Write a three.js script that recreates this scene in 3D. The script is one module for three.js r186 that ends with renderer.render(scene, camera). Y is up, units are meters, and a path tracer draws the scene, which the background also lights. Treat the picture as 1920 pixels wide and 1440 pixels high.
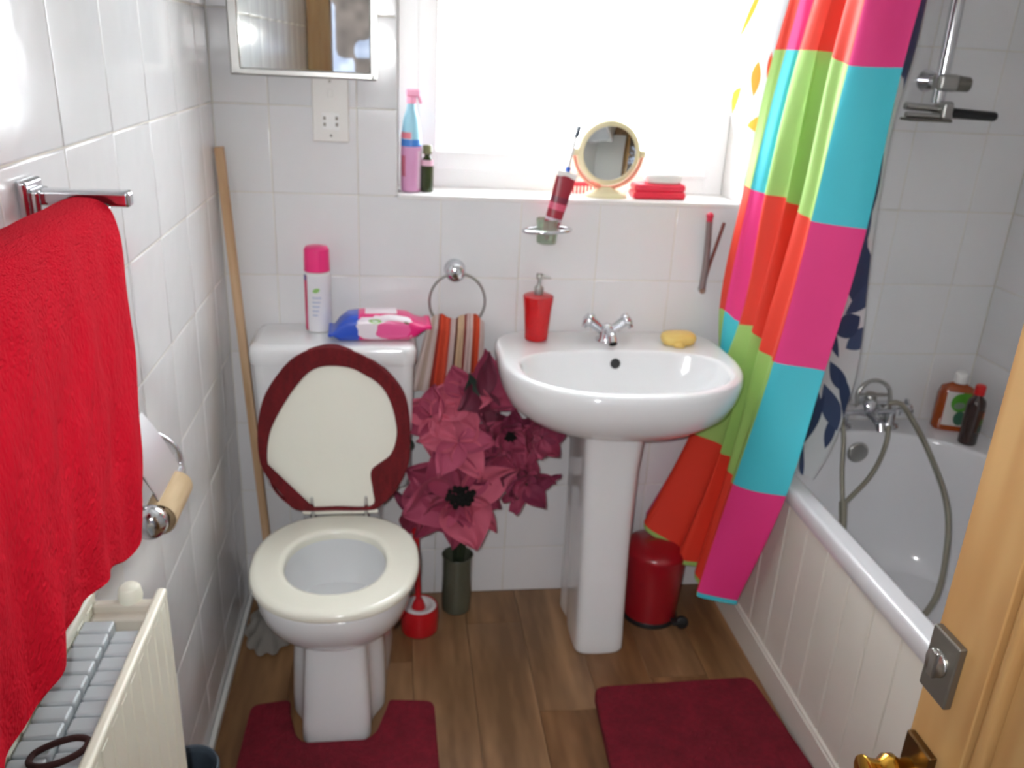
import * as THREE from 'three';
import { RoundedBoxGeometry } from 'three/addons/geometries/RoundedBoxGeometry.js';
import { mergeGeometries, toCreasedNormals } from 'three/addons/utils/BufferGeometryUtils.js';
import { RectAreaLightUniformsLib } from 'three/addons/lights/RectAreaLightUniformsLib.js';

// ------------------------------------------------------------ camera, sky, lights, exposure
RectAreaLightUniformsLib.init();
const scene = new THREE.Scene();
const camera = new THREE.PerspectiveCamera(48.51, 4 / 3, 0.02, 60);
camera.position.set(0.4215, 1.4896, 2.109);
camera.rotation.set(-0.3723, -0.1417, 0.0513, 'YXZ');
camera.focus = 0.4; camera.userData.fStop = 19;   // the photograph is slightly out of focus
scene.add(camera);
const renderer = new THREE.WebGLRenderer({ antialias: true });
renderer.toneMapping = THREE.LinearToneMapping;
renderer.toneMappingExposure = 1.3;
renderer.shadowMap.enabled = true;
scene.background = new THREE.Color(0.96, 1.0, 1.03);   // white overcast sky outside the window
scene.backgroundIntensity = 11.5;
// the camera's own flash, beside the lens
const flash = new THREE.SpotLight(new THREE.Color(0.99, 0.99, 1), 3.4, 0, 0.74, 1, 2);
flash.position.set(0.385, 1.515, 2.10);
flash.target.position.set(0.82, 0.72, 0.28);
flash.castShadow = true; flash.shadow.radius = 0.5; flash.shadow.mapSize.set(2048, 2048);
scene.add(flash, flash.target);

// ------------------------------------------------------------ random numbers, textures
let seed = 7;
const rnd = () => { seed = (seed * 1664525 + 1013904223) >>> 0; return seed / 4294967296; };
const rr = (a, b) => a + (b - a) * rnd();
function noiseGrid(n) { const g = new Float32Array(n * n); for (let i = 0; i < n * n; i++) g[i] = rnd(); return g; }
const NG = noiseGrid(64);
function vn(x, y, px, py) {   // value noise that repeats after px, py cells
  const xi = Math.floor(x), yi = Math.floor(y), fx = x - xi, fy = y - yi;
  const sx = fx * fx * (3 - 2 * fx), sy = fy * fy * (3 - 2 * fy), m = (a, b) => ((a % b) + b) % b;
  const at = (i, j) => NG[(m(j, py) % 64) * 64 + (m(i, px) % 64)];
  return (at(xi, yi) * (1 - sx) + at(xi + 1, yi) * sx) * (1 - sy) + (at(xi, yi + 1) * (1 - sx) + at(xi + 1, yi + 1) * sx) * sy;
}
function tex(w, h, fn, srgb = true) {
  const d = new Uint8Array(w * h * 4);
  for (let j = 0; j < h; j++) for (let i = 0; i < w; i++) {
    const c = fn(i / w, j / h), k = (j * w + i) * 4;
    d[k] = c[0]; d[k + 1] = c[1]; d[k + 2] = c[2]; d[k + 3] = 255;
  }
  const t = new THREE.DataTexture(d, w, h);
  t.wrapS = t.wrapT = THREE.RepeatWrapping; t.magFilter = THREE.LinearFilter; t.minFilter = THREE.LinearMipmapLinearFilter; t.generateMipmaps = true;
  if (srgb) t.colorSpace = THREE.SRGBColorSpace;
  t.needsUpdate = true; return t;
}
const rep = (t, a, b = a) => { const c = t.clone(); c.repeat.set(a, b); c.needsUpdate = true; return c; };
const grey = (v) => { const g = Math.max(0, Math.min(255, v * 255)); return [g, g, g]; };
const mixc = (a, b, t) => [0, 1, 2].map((i) => a[i] + (b[i] - a[i]) * Math.max(0, Math.min(1, t)));
const woodTex = (dark, light, fx, warp) => tex(256, 512, (u, v) => {
  const w = vn(u * 4, v * 4, 4, 4) * warp;
  const g = 0.55 * vn(u * fx + w * fx * 0.3, v * 3, fx, 3) + 0.3 * vn(u * fx * 3, v * 6, fx * 3, 6) + 0.15 * vn(u * 60, v * 24, 60, 24);
  return mixc(dark, light, (g - 0.25) * 1.9);
});
const T = {};
T.floor = woodTex([124, 92, 62], [172, 134, 96], 14, 0.5);
T.pine = woodTex([178, 126, 74], [212, 174, 118], 10, 0.9);
T.stick = woodTex([190, 152, 112], [218, 184, 146], 8, 0.4);
T.glaze = tex(128, 128, (u, v) => grey(0.6 * vn(u * 4, v * 4, 4, 4) + 0.4 * vn(u * 9, v * 9, 9, 9)), false);
T.terry = tex(256, 256, (u, v) => grey(0.55 * vn(u * 48, v * 48, 48, 48) + 0.45 * vn(u * 20, v * 14, 20, 14)), false);
T.weave = tex(128, 128, (u, v) => grey(0.5 + 0.25 * Math.sin(u * 402) + 0.25 * Math.sin(v * 402)), false);
T.pile = tex(256, 256, (u, v) => grey(0.6 * vn(u * 60, v * 60, 60, 60) + 0.4 * vn(u * 11, v * 11, 11, 11)), false);
T.matTone = tex(256, 256, (u, v) => mixc([104, 12, 30], [134, 20, 42], 0.5 * vn(u * 9, v * 9, 9, 9) + 0.5 * vn(u * 40, v * 40, 40, 40)));
T.velvet = tex(256, 256, (u, v) => mixc([84, 12, 18], [120, 22, 28], 0.5 * vn(u * 16, v * 5, 16, 5) + 0.5 * vn(u * 40, v * 40, 40, 40)));
T.card = tex(128, 128, (u, v) => mixc([190, 164, 128], [212, 188, 152], vn(u * 24, v * 8, 24, 8)));
T.hall = tex(256, 256, (u, v) => { const a = vn(u * 12, v * 12, 12, 12), b = vn(u * 26, v * 26, 26, 26); return a > 0.62 ? mixc([120, 128, 150], [170, 176, 196], b) : mixc([74, 66, 64], [104, 94, 90], b); });
function canvasTex(w, h, draw) {
  const c = document.createElement('canvas'); c.width = w; c.height = h;
  const g = c.getContext('2d'); draw(g, w, h);
  const t = new THREE.CanvasTexture(c); t.colorSpace = THREE.SRGBColorSpace; t.magFilter = THREE.LinearFilter; return t;
}

// ------------------------------------------------------------ materials
const S = (o) => new THREE.MeshStandardMaterial({ side: THREE.DoubleSide, ...o });
const P = (o) => new THREE.MeshPhysicalMaterial({ side: THREE.DoubleSide, ...o });
const M = {
  tile: [0xe7e7e8, 0xe8e8e9, 0xe5e6e7].map((c) => P({ color: c, roughness: 0.16, bumpMap: rep(T.glaze, 5), bumpScale: 0.0005 })),
  grout: S({ color: 0xdcd8cc, roughness: 0.9 }),
  paint: S({ color: 0xe9e8e6, roughness: 0.7 }),
  upvc: P({ color: 0xf2f2f2, roughness: 0.3 }),
  glass: P({ color: 0xffffff, roughness: 0.25, transmission: 1, thickness: 0, ior: 1.45 }),
  floor: [0xffffff, 0xefe6dc, 0xf6efe2, 0xe4d6c6].map((c) => P({ color: c, map: rep(T.floor, 1.6, 0.9), roughness: 0.42, bumpMap: rep(T.floor, 1.6, 0.9), bumpScale: 0.0003 })),
  underfloor: S({ color: 0x3a2b20, roughness: 0.9 }),
  ceramic: P({ color: 0xe9ebec, roughness: 0.12, clearcoat: 0.6, clearcoatRoughness: 0.05 }),
  seat: P({ color: 0xefeee0, roughness: 0.22, clearcoat: 0.4, clearcoatRoughness: 0.1 }),
  velvet: P({ color: 0xffffff, map: rep(T.velvet, 8), roughness: 0.95, sheen: 0.5, sheenColor: new THREE.Color(0.35, 0.04, 0.05), sheenRoughness: 0.5, bumpMap: rep(T.pile, 10), bumpScale: 0.0012 }),
  chrome: P({ color: 0xd8dade, metalness: 1, roughness: 0.12 }),
  chromeDull: P({ color: 0xb6b6b2, metalness: 1, roughness: 0.3 }),
  steel: P({ color: 0xe4e4e6, metalness: 0.7, roughness: 0.3 }),
  darkMetal: P({ color: 0x7d7971, metalness: 0.8, roughness: 0.38 }),
  brass: P({ color: 0xd9a441, metalness: 1, roughness: 0.16 }),
  black: P({ color: 0x1b1d1f, roughness: 0.4 }),
  mirror: P({ color: 0xe8ebe6, metalness: 1, roughness: 0.02 }),
  acrylic: P({ color: 0xe4e4e7, roughness: 0.18, clearcoat: 0.4, clearcoatRoughness: 0.08 }),
  panel: P({ color: 0xe8e4da, roughness: 0.4 }),
  cream: P({ color: 0xefeedd, roughness: 0.32 }),
  fin: S({ color: 0xc3c9cc, roughness: 0.5, metalness: 0.2 }),
  redTowel: P({ color: 0xd8182f, roughness: 0.95, bumpMap: rep(T.terry, 9), bumpScale: 0.002, specularIntensity: 0.15 }),
  mat: P({ color: 0xffffff, map: rep(T.matTone, 3), roughness: 0.97, bumpMap: rep(T.pile, 6), bumpScale: 0.0025, sheen: 0.2, sheenColor: new THREE.Color(0.3, 0.02, 0.06), sheenRoughness: 0.6 }),
  pine: P({ color: 0xd6d2cc, map: rep(T.pine, 2.2, 0.8), roughness: 0.38, bumpMap: rep(T.pine, 2.2, 0.8), bumpScale: 0.0003 }),
  stick: P({ color: 0xffffff, map: rep(T.stick, 6, 1.4), roughness: 0.6 }),
  card: S({ color: 0xffffff, map: rep(T.card, 1), roughness: 0.85 }),
  redPlastic: P({ color: 0xc4121f, roughness: 0.3, clearcoat: 0.3 }),
  redBin: P({ color: 0x9c1220, roughness: 0.3, clearcoat: 0.4, clearcoatRoughness: 0.15 }),
  redClear: P({ color: 0xe8121c, roughness: 0.12, transmission: 0.35, thickness: 0.0, ior: 1.45 }),
  whitePlastic: P({ color: 0xefefed, roughness: 0.35 }),
  socket: P({ color: 0xe9e7e2, roughness: 0.35 }),
  bristle: S({ color: 0xe8e4e4, roughness: 0.9 }),
  vase: P({ color: 0x55584a, roughness: 0.25, clearcoat: 0.5 }),
  stem: S({ color: 0x27331f, roughness: 0.7 }),
  leaf: S({ color: 0x2f3f37, roughness: 0.7 }),
  seedHead: S({ color: 0x15130f, roughness: 0.95, bumpMap: rep(T.pile, 2), bumpScale: 0.004 }),
  pink: P({ color: 0xf0307e, roughness: 0.35 }),
  soap: P({ color: 0xe6c874, roughness: 0.45 }),
  amber: P({ color: 0x9a4310, roughness: 0.15, clearcoat: 0.5 }),
  brownBottle: P({ color: 0x2c1712, roughness: 0.18, clearcoat: 0.5 }),
  greenGlass: P({ color: 0x3c4a26, roughness: 0.1, transmission: 0.4, thickness: 0 }),
  lace: S({ color: 0xd8d2c8, roughness: 0.95, bumpMap: rep(T.pile, 8), bumpScale: 0.006 }),
  slate: P({ color: 0x46525e, roughness: 0.5 }),
  hall: S({ color: 0xffffff, map: rep(T.hall, 0.8), roughness: 0.85 }),
  hose: P({ color: 0x8e8a7c, roughness: 0.4, metalness: 0.35 }),
  beige: P({ color: 0xe6dcb4, roughness: 0.4 }),
  hairband: S({ color: 0x3a1a16, roughness: 0.9, bumpMap: rep(T.pile, 1), bumpScale: 0.001 }),
};

// ------------------------------------------------------------ builders
const names = new Map();
function numbered(n) { const k = names.get(n) ?? 0; names.set(n, k + 1); return k ? n + '_' + String(k).padStart(3, '0') : n; }
function thing(name, label, category, [x, y, z] = [0, 0, 0], turn = 0, group) {
  const o = new THREE.Group(); o.name = numbered(name); scene.add(o);
  o.position.set(x, y, z); o.rotation.y = turn; o.userData = { label, category };
  if (group) o.userData.group = group;
  return o;
}
function struct(name, label) { const o = new THREE.Group(); o.name = name; o.userData = { kind: 'structure', label, category: name.split('_')[0] }; scene.add(o); return o; }
function clean(g) { const n = g.index ? g.toNonIndexed() : g; for (const k of Object.keys(n.attributes)) if (!['position', 'normal', 'uv'].includes(k)) n.deleteAttribute(k); if (!n.attributes.uv) uvBox(n); return n; }
function part(name, geos, mat, parent, label) {
  const list = Array.isArray(geos) ? geos : [geos];
  const m = new THREE.Mesh(list.length === 1 ? list[0] : mergeGeometries(list.map(clean)), mat);
  m.name = name; m.castShadow = m.receiveShadow = true;
  if (label) m.userData.label = label;
  parent.add(m); return m;
}
function uvBox(g) {   // uv in metres, from the side that each face mostly points to
  if (!g.attributes.normal) g.computeVertexNormals();
  const p = g.attributes.position, n = g.attributes.normal, uv = new Float32Array(p.count * 2);
  for (let i = 0; i < p.count; i++) {
    const ax = Math.abs(n.getX(i)), ay = Math.abs(n.getY(i)), az = Math.abs(n.getZ(i));
    if (ay > ax && ay > az) { uv[2 * i] = p.getX(i); uv[2 * i + 1] = p.getZ(i); }
    else if (ax > az) { uv[2 * i] = p.getZ(i); uv[2 * i + 1] = p.getY(i); }
    else { uv[2 * i] = p.getX(i); uv[2 * i + 1] = p.getY(i); }
  }
  g.setAttribute('uv', new THREE.BufferAttribute(uv, 2)); return g;
}
function tf(g, x = 0, y = 0, z = 0, rx = 0, ry = 0, rz = 0) { if (rx || ry || rz) g.applyMatrix4(new THREE.Matrix4().makeRotationFromEuler(new THREE.Euler(rx, ry, rz))); return g.translate(x, y, z); }
const box = (w, h, d, r = 0.003, s = 2) => uvBox(r > 0 ? new RoundedBoxGeometry(w, h, d, s, Math.min(r, w / 2.01, h / 2.01, d / 2.01)) : new THREE.BoxGeometry(w, h, d));
const boxAt = (x0, x1, y0, y1, z0, z1, r = 0.003, s = 2) => uvBox((r > 0 ? new RoundedBoxGeometry(x1 - x0, y1 - y0, z1 - z0, s, Math.min(r, (x1 - x0) / 2.01, (y1 - y0) / 2.01, (z1 - z0) / 2.01)) : new THREE.BoxGeometry(x1 - x0, y1 - y0, z1 - z0)).translate((x0 + x1) / 2, (y0 + y1) / 2, (z0 + z1) / 2));
const lathe = (pts, seg = 32) => new THREE.LatheGeometry(pts.map(([r, y]) => new THREE.Vector2(Math.max(r, 1e-5), y)), seg);
const vec = (a) => new THREE.Vector3(...a);
const tube = (pts, r, seg = 40, rad = 10, closed = false) => new THREE.TubeGeometry(new THREE.CatmullRomCurve3(pts.map(vec), closed), seg, r, rad, closed);
const ball = (r, x = 0, y = 0, z = 0) => new THREE.SphereGeometry(r, 24, 16).translate(x, y, z);
function rod(a, b, r, rad = 14, r2 = r) {
  const d = vec(b).sub(vec(a)), L = d.length(), g = new THREE.CylinderGeometry(r2, r, L, rad, 1);
  g.translate(0, L / 2, 0).applyQuaternion(new THREE.Quaternion().setFromUnitVectors(new THREE.Vector3(0, 1, 0), d.normalize()));
  return g.translate(...a);
}
function loft(rings, cap0 = false, cap1 = false, closed = true) {
  const n = rings[0].length, pos = [], uv = [], idx = [], W = closed ? n + 1 : n;
  let vv = 0;
  rings.forEach((R, k) => {
    if (k) vv += Math.hypot(R[0][0] - rings[k - 1][0][0], R[0][1] - rings[k - 1][0][1], R[0][2] - rings[k - 1][0][2]);
    let uu = 0;
    for (let i = 0; i < W; i++) { const q = R[i % n], b = R[(i + n - 1) % n]; if (i) uu += Math.hypot(q[0] - b[0], q[1] - b[1], q[2] - b[2]); pos.push(...q); uv.push(uu, vv); }
  });
  for (let k = 0; k < rings.length - 1; k++) for (let i = 0; i < W - 1; i++) { const a = k * W + i, b = a + 1, c = a + W, d = c + 1; idx.push(a, c, b, b, c, d); }
  const g = new THREE.BufferGeometry();
  g.setAttribute('position', new THREE.Float32BufferAttribute(pos, 3)); g.setAttribute('uv', new THREE.Float32BufferAttribute(uv, 2)); g.setIndex(idx);
  g.computeVertexNormals();
  if (closed) { const N = g.attributes.normal; for (let k = 0; k < rings.length; k++) { const a = k * W, b = a + W - 1, v = new THREE.Vector3().fromBufferAttribute(N, a).add(new THREE.Vector3().fromBufferAttribute(N, b)).normalize(); N.setXYZ(a, v.x, v.y, v.z); N.setXYZ(b, v.x, v.y, v.z); } }
  const out = [g];
  for (const [on, R, flip] of [[cap0, rings[0], true], [cap1, rings[rings.length - 1], false]]) if (on) {
    const c = [0, 1, 2].map((j) => R.reduce((s, q) => s + q[j], 0) / n), p2 = [], u2 = [];
    for (let i = 0; i < n; i++) { const q = R[i], r = R[(i + 1) % n]; for (const w of flip ? [c, q, r] : [c, r, q]) { p2.push(...w); u2.push(w[0], w[2]); } }
    const h = new THREE.BufferGeometry(); h.setAttribute('position', new THREE.Float32BufferAttribute(p2, 3)); h.setAttribute('uv', new THREE.Float32BufferAttribute(u2, 2)); h.computeVertexNormals(); out.push(h);
  }
  return out.length === 1 ? g : mergeGeometries(out.map(clean));
}
const sgp = (v, e) => Math.sign(v) * Math.abs(v) ** e;
function egg(cx, y, cz, a, bf, bb, n = 2.3, N = 64) {   // superellipse with its own depth in front and behind
  const r = [];
  for (let i = 0; i < N; i++) { const t = (i / N) * Math.PI * 2, c = Math.cos(t), s = Math.sin(t); r.push([cx + a * sgp(c, 2 / n), y, cz + (s > 0 ? bf : bb) * sgp(s, 2 / n)]); }
  return r;
}
function rrect(x0, x1, z0, z1, r, y, N = 12) {   // rounded rectangle ring; r may be one radius or four (back right, front right, front left, back left)
  const R = Array.isArray(r) ? r : [r, r, r, r], out = [];
  const cs = [[x1 - R[0], z0 + R[0], -90, R[0]], [x1 - R[1], z1 - R[1], 0, R[1]], [x0 + R[2], z1 - R[2], 90, R[2]], [x0 + R[3], z0 + R[3], 180, R[3]]];
  for (const [cx, cz, a0, q] of cs) for (let i = 0; i <= N; i++) { const a = (a0 + (90 * i) / N) * Math.PI / 180; out.push([cx + q * Math.cos(a), y, cz + q * Math.sin(a)]); }
  return out;
}
const shapeOf = (pts) => new THREE.Shape(pts.map(([x, y]) => new THREE.Vector2(x, y)));
function smoothPoly(pts, n = 120) { const c = new THREE.CatmullRomCurve3(pts.map(([x, y]) => new THREE.Vector3(x, y, 0)), true, 'centripetal'); return c.getSpacedPoints(n).slice(0, n).map((p) => [p.x, p.y]); }
const extrude = (shape, depth, bevel = 0, seg = 2) => new THREE.ExtrudeGeometry(shape, { depth, bevelEnabled: bevel > 0, bevelSize: bevel, bevelThickness: bevel, bevelOffset: -bevel, bevelSegments: seg, curveSegments: 24 });
function surf(fn, u0, u1, v0, v1, nu, nv, uvs = null) {   // sheet fn(u, v) with normals taken from fn itself
  const pos = [], nor = [], uv = [], idx = [], e = 1e-3;
  for (let j = 0; j <= nv; j++) for (let i = 0; i <= nu; i++) {
    const u = u0 + ((u1 - u0) * i) / nu, v = v0 + ((v1 - v0) * j) / nv, p = fn(u, v);
    const a = vec(fn(u + e, v)).sub(vec(fn(u - e, v))), b = vec(fn(u, v + e)).sub(vec(fn(u, v - e))), n = a.cross(b).normalize();
    pos.push(...p); nor.push(n.x, n.y, n.z); uv.push(...(uvs ? uvs(u, v) : [u, v]));
  }
  for (let j = 0; j < nv; j++) for (let i = 0; i < nu; i++) { const a = j * (nu + 1) + i, b = a + 1, c = a + nu + 1, d = c + 1; idx.push(a, b, c, b, d, c); }
  const g = new THREE.BufferGeometry();
  g.setAttribute('position', new THREE.Float32BufferAttribute(pos, 3)); g.setAttribute('normal', new THREE.Float32BufferAttribute(nor, 3)); g.setAttribute('uv', new THREE.Float32BufferAttribute(uv, 2)); g.setIndex(idx);
  return g;
}
const cr = (a, b, c, d, t) => 0.5 * (2 * b + (c - a) * t + (2 * a - 5 * b + 4 * c - d) * t * t + (3 * b - a - 3 * c + d) * t * t * t);
function gridFn(rows) {   // smooth surface through a grid of points: u along a row, v down the rows
  const nr = rows.length, nc = rows[0].length, cl = (i, n) => Math.max(0, Math.min(n - 1, i));
  const row = (k, u) => { const i = Math.min(nc - 2, Math.max(0, Math.floor(u))), t = u - i, R = rows[cl(k, nr)]; return [0, 1, 2].map((j) => cr(R[cl(i - 1, nc)][j], R[i][j], R[i + 1][j], R[cl(i + 2, nc)][j], t)); };
  return (u, v) => { const k = Math.min(nr - 2, Math.max(0, Math.floor(v))), t = v - k, a = row(k - 1, u), b = row(k, u), c = row(k + 1, u), d = row(k + 2, u); return [0, 1, 2].map((j) => cr(a[j], b[j], c[j], d[j], t)); };
}

// ------------------------------------------------------------ room shell
const XR = 2.054, ZF = 2.33, HC = 2.4, WIN = [0.418, 1.291, 1.152, 2.12];
const tileCache = new Map();
function tileGeo(w, h) {   // glazed tile lying in xy, face at z = 0, pillowed edge
  const key = w.toFixed(4) + '/' + h.toFixed(4);
  if (tileCache.has(key)) return tileCache.get(key);
  const ring = (i, z) => [[-w / 2 + i, -h / 2 + i, z], [w / 2 - i, -h / 2 + i, z], [w / 2 - i, h / 2 - i, z], [-w / 2 + i, h / 2 - i, z]];
  const rings = [ring(0, -0.006), ring(0, -0.001), ring(0.0007, -0.0003), ring(0.003, 0)], pos = [], nor = [], idx = [], uv = [];
  const o = Math.SQRT1_2, tilt = [[1, 0], [1, 0.3], [0.5, 0.86], [0.03, 1]];
  rings.forEach((R, k) => R.forEach((q, i) => { const sx = [-1, 1, 1, -1][i], sy = [-1, -1, 1, 1][i], [a, b] = tilt[k], L = Math.hypot(a, b); pos.push(...q); nor.push((sx * o * a) / L, (sy * o * a) / L, b / L); uv.push(q[0], q[1]); }));
  for (let k = 0; k < 3; k++) for (let i = 0; i < 4; i++) { const a = k * 4 + i, b = k * 4 + ((i + 1) % 4), c = a + 4, d = b + 4; idx.push(a, b, c, b, d, c); }
  idx.push(12, 13, 14, 12, 14, 15);
  const g = new THREE.BufferGeometry();
  g.setAttribute('position', new THREE.Float32BufferAttribute(pos, 3)); g.setAttribute('normal', new THREE.Float32BufferAttribute(nor, 3)); g.setAttribute('uv', new THREE.Float32BufferAttribute(uv, 2)); g.setIndex(idx);
  tileCache.set(key, g); return g;
}
const cuts = (off, end) => { const c = [0]; for (let k = 0; off + 0.2 * k < end - 0.004; k++) c.push(off + 0.2 * k); c.push(end); return c; };
function tileWall(parent, us, vs, hole, placeTile) {
  for (let i = 0; i < us.length - 1; i++) for (let j = 0; j < vs.length - 1; j++) {
    let u0 = us[i], u1 = us[i + 1], v0 = vs[j], v1 = vs[j + 1];
    if (hole && v0 >= hole[2] - 0.06 && v0 < hole[3] - 0.01) {
      if (u0 >= hole[0] - 0.001 && u1 <= hole[1] + 0.001) continue;
      if (u0 < hole[0] && u1 > hole[0]) u1 = hole[0]; else if (u0 < hole[1] && u1 > hole[1]) u0 = hole[1];
    }
    const g = 0.0009, w = u1 - u0 - 2 * g, h = v1 - v0 - 2 * g;
    if (w < 0.008 || h < 0.008) continue;
    const t = part('tile', tileGeo(w, h), M.tile[Math.floor(rnd() * 3)], parent);
    placeTile(t, (u0 + u1) / 2, (v0 + v1) / 2);
    t.rotateX(rr(-1, 1) * 0.002); t.rotateY(rr(-1, 1) * 0.002);
  }
}
const rowsY = cuts(0.1478, HC);
const wallBack = struct('wall_back', 'white tiled wall around the window');
part('masonry', [boxAt(-0.1, WIN[0] - 0.006, 0, HC, -0.25, -0.0009, 0), boxAt(WIN[1] + 0.006, XR + 0.1, 0, HC, -0.25, -0.0009, 0), boxAt(WIN[0] - 0.006, WIN[1] + 0.006, 0, WIN[2] - 0.012, -0.25, -0.0009, 0), boxAt(WIN[0] - 0.006, WIN[1] + 0.006, WIN[3] + 0.006, HC, -0.25, -0.0009, 0)], M.grout, wallBack);
part('window_reveal', [boxAt(WIN[0] - 0.006, WIN[0], WIN[2], WIN[3], -0.25, -0.001, 0), boxAt(WIN[1], WIN[1] + 0.006, WIN[2], WIN[3], -0.25, -0.001, 0), boxAt(WIN[0], WIN[1], WIN[3], WIN[3] + 0.006, -0.25, -0.001, 0)], M.paint, wallBack, 'white painted window reveal');
tileWall(wallBack, cuts(0.1244, XR), rowsY, WIN, (t, u, v) => t.position.set(u, v, 0));
const wallLeft = struct('wall_left', 'white tiled wall with the towel and the radiator');
part('masonry', boxAt(-0.12, -0.0009, 0, HC, 0, ZF + 0.1, 0), M.grout, wallLeft);
tileWall(wallLeft, cuts(0.13, ZF), rowsY, null, (t, u, v) => { t.position.set(0, v, u); t.rotation.y = Math.PI / 2; });
const wallRight = struct('wall_right', 'white tiled wall along the bath');
part('masonry', boxAt(XR + 0.0009, XR + 0.12, 0, HC, 0, ZF + 0.1, 0), M.grout, wallRight);
tileWall(wallRight, cuts(0.17, 1.17).filter((v) => v <= 1.18), rowsY.filter((y) => y > 0.3), null, (t, u, v) => { t.position.set(XR, v, u); t.rotation.y = -Math.PI / 2; });
part('painted_plaster', boxAt(XR, XR + 0.003, 0, HC, 1.17, ZF, 0), M.paint, wallRight);
const ceiling = struct('ceiling', 'white painted ceiling');
part('plaster', boxAt(-0.12, XR + 0.12, HC, HC + 0.1, -0.25, ZF + 0.1, 0), M.paint, ceiling);
const floor = struct('floor', 'brown wood plank floor');
part('subfloor', boxAt(-0.12, XR + 0.12, -0.1, -0.004, -0.25, ZF + 0.1, 0), M.underfloor, floor);
{
  const pw = 0.152, starts = [0.0, 0.62, 0.3, 0.86, 0.15, 0.5, 0.95, 0.4, 0.72, 0.1];
  for (let i = 0; i < 10; i++) {
    const x0 = i * pw, x1 = Math.min(1.42, x0 + pw); if (x1 - x0 < 0.02) continue;
    const zs = [0, starts[i % 10], starts[i % 10] + 1.1, ZF].filter((z, k, a) => z <= ZF && (k === 0 || z > a[k - 1] + 0.02));
    for (let k = 0; k < zs.length - 1; k++) {
      const w = x1 - x0 - 0.0012, d = zs[k + 1] - zs[k] - 0.0012;
      const g = box(w, 0.006, d, 0.0007, 1), uv = g.attributes.uv, ou = rnd() * 3, ov = rnd() * 3;
      for (let q = 0; q < uv.count; q++) uv.setXY(q, uv.getX(q) + ou, uv.getY(q) + ov);
      const m = part('plank', g, M.floor[Math.floor(rnd() * 4)], floor); m.position.set((x0 + x1) / 2, -0.003, (zs[k] + zs[k + 1]) / 2);
    }
  }
}
const base = struct('baseboard_left', 'thin white strip along the floor under the tiled wall');
part('strip', boxAt(0.0005, 0.012, 0, 0.022, 0.001, 1.9, 0.004), M.whitePlastic, base);
// front wall with the doorway the picture is taken from, and the landing behind it (seen in the mirror)
const wallFront = struct('wall_front', 'white painted wall with the doorway');
part('plaster', [boxAt(-0.12, 0.06, 0, HC, ZF, ZF + 0.1, 0), boxAt(0.94, XR + 0.12, 0, HC, ZF, ZF + 0.1, 0), boxAt(0.06, 0.94, 2.06, HC, ZF, ZF + 0.1, 0)], M.paint, wallFront);
const trim = struct('trim_1', 'pine door frame around the doorway');
part('jamb', [boxAt(0.06, 0.11, 0, 2.06, ZF - 0.015, ZF + 0.115, 0.003), boxAt(0.89, 0.94, 0, 2.06, ZF - 0.015, ZF + 0.115, 0.003), boxAt(0.11, 0.89, 2.01, 2.06, ZF - 0.015, ZF + 0.115, 0.003)], M.pine, trim);
part('architrave', [boxAt(0.004, 0.062, 0, 2.11, ZF - 0.018, ZF - 0.0005, 0.004), boxAt(0.94, 1.0, 0, 2.11, ZF - 0.018, ZF - 0.0005, 0.004), boxAt(0.06, 0.94, 2.055, 2.11, ZF - 0.018, ZF - 0.0005, 0.004)], M.pine, trim);
const wallHall = struct('wall_hall', 'dark patterned wall of the landing behind the doorway');
part('wallpaper', [boxAt(-0.8, 2.0, 0, HC, 3.5, 3.6, 0), boxAt(-0.9, -0.8, 0, HC, ZF + 0.1, 3.6, 0), boxAt(2.0, 2.1, 0, HC, ZF + 0.1, 3.6, 0)], M.hall, wallHall);
const fh = struct('floor_hall', 'landing floor'); part('carpet', boxAt(-0.9, 2.1, -0.1, 0, ZF + 0.1, 3.6, 0), M.underfloor, fh);
const ch = struct('ceiling_hall', 'landing ceiling'); part('plaster', boxAt(-0.9, 2.1, HC, HC + 0.1, ZF + 0.1, 3.6, 0), M.paint, ch);

// window: white plastic frame, sash, pane and sill
const win = struct('window_1', 'bright white plastic window');
function frameGeo(x0, x1, y0, y1, t, z0, z1) { return [boxAt(x0, x0 + t, y0, y1, z0, z1, 0.006), boxAt(x1 - t, x1, y0, y1, z0, z1, 0.006), boxAt(x0 + t * 0.9, x1 - t * 0.9, y0, y0 + t, z0, z1, 0.006), boxAt(x0 + t * 0.9, x1 - t * 0.9, y1 - t, y1, z0, z1, 0.006)]; }
part('outer_frame', frameGeo(WIN[0], WIN[1], WIN[2] - 0.004, WIN[3], 0.055, -0.215, -0.15), M.upvc, win);
part('sash_frame', [...frameGeo(WIN[0] + 0.05, WIN[1] - 0.05, WIN[2] + 0.042, WIN[3] - 0.05, 0.05, -0.205, -0.138)], M.upvc, win);
part('pane', boxAt(WIN[0] + 0.09, WIN[1] - 0.09, WIN[2] + 0.08, WIN[3] - 0.08, -0.178, -0.174, 0), M.glass, win);
part('sill', boxAt(WIN[0], WIN[1], WIN[2] - 0.012, WIN[2], -0.215, 0.002, 0.003), M.paint, win, 'white window sill');
const SILL = WIN[2];

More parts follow.
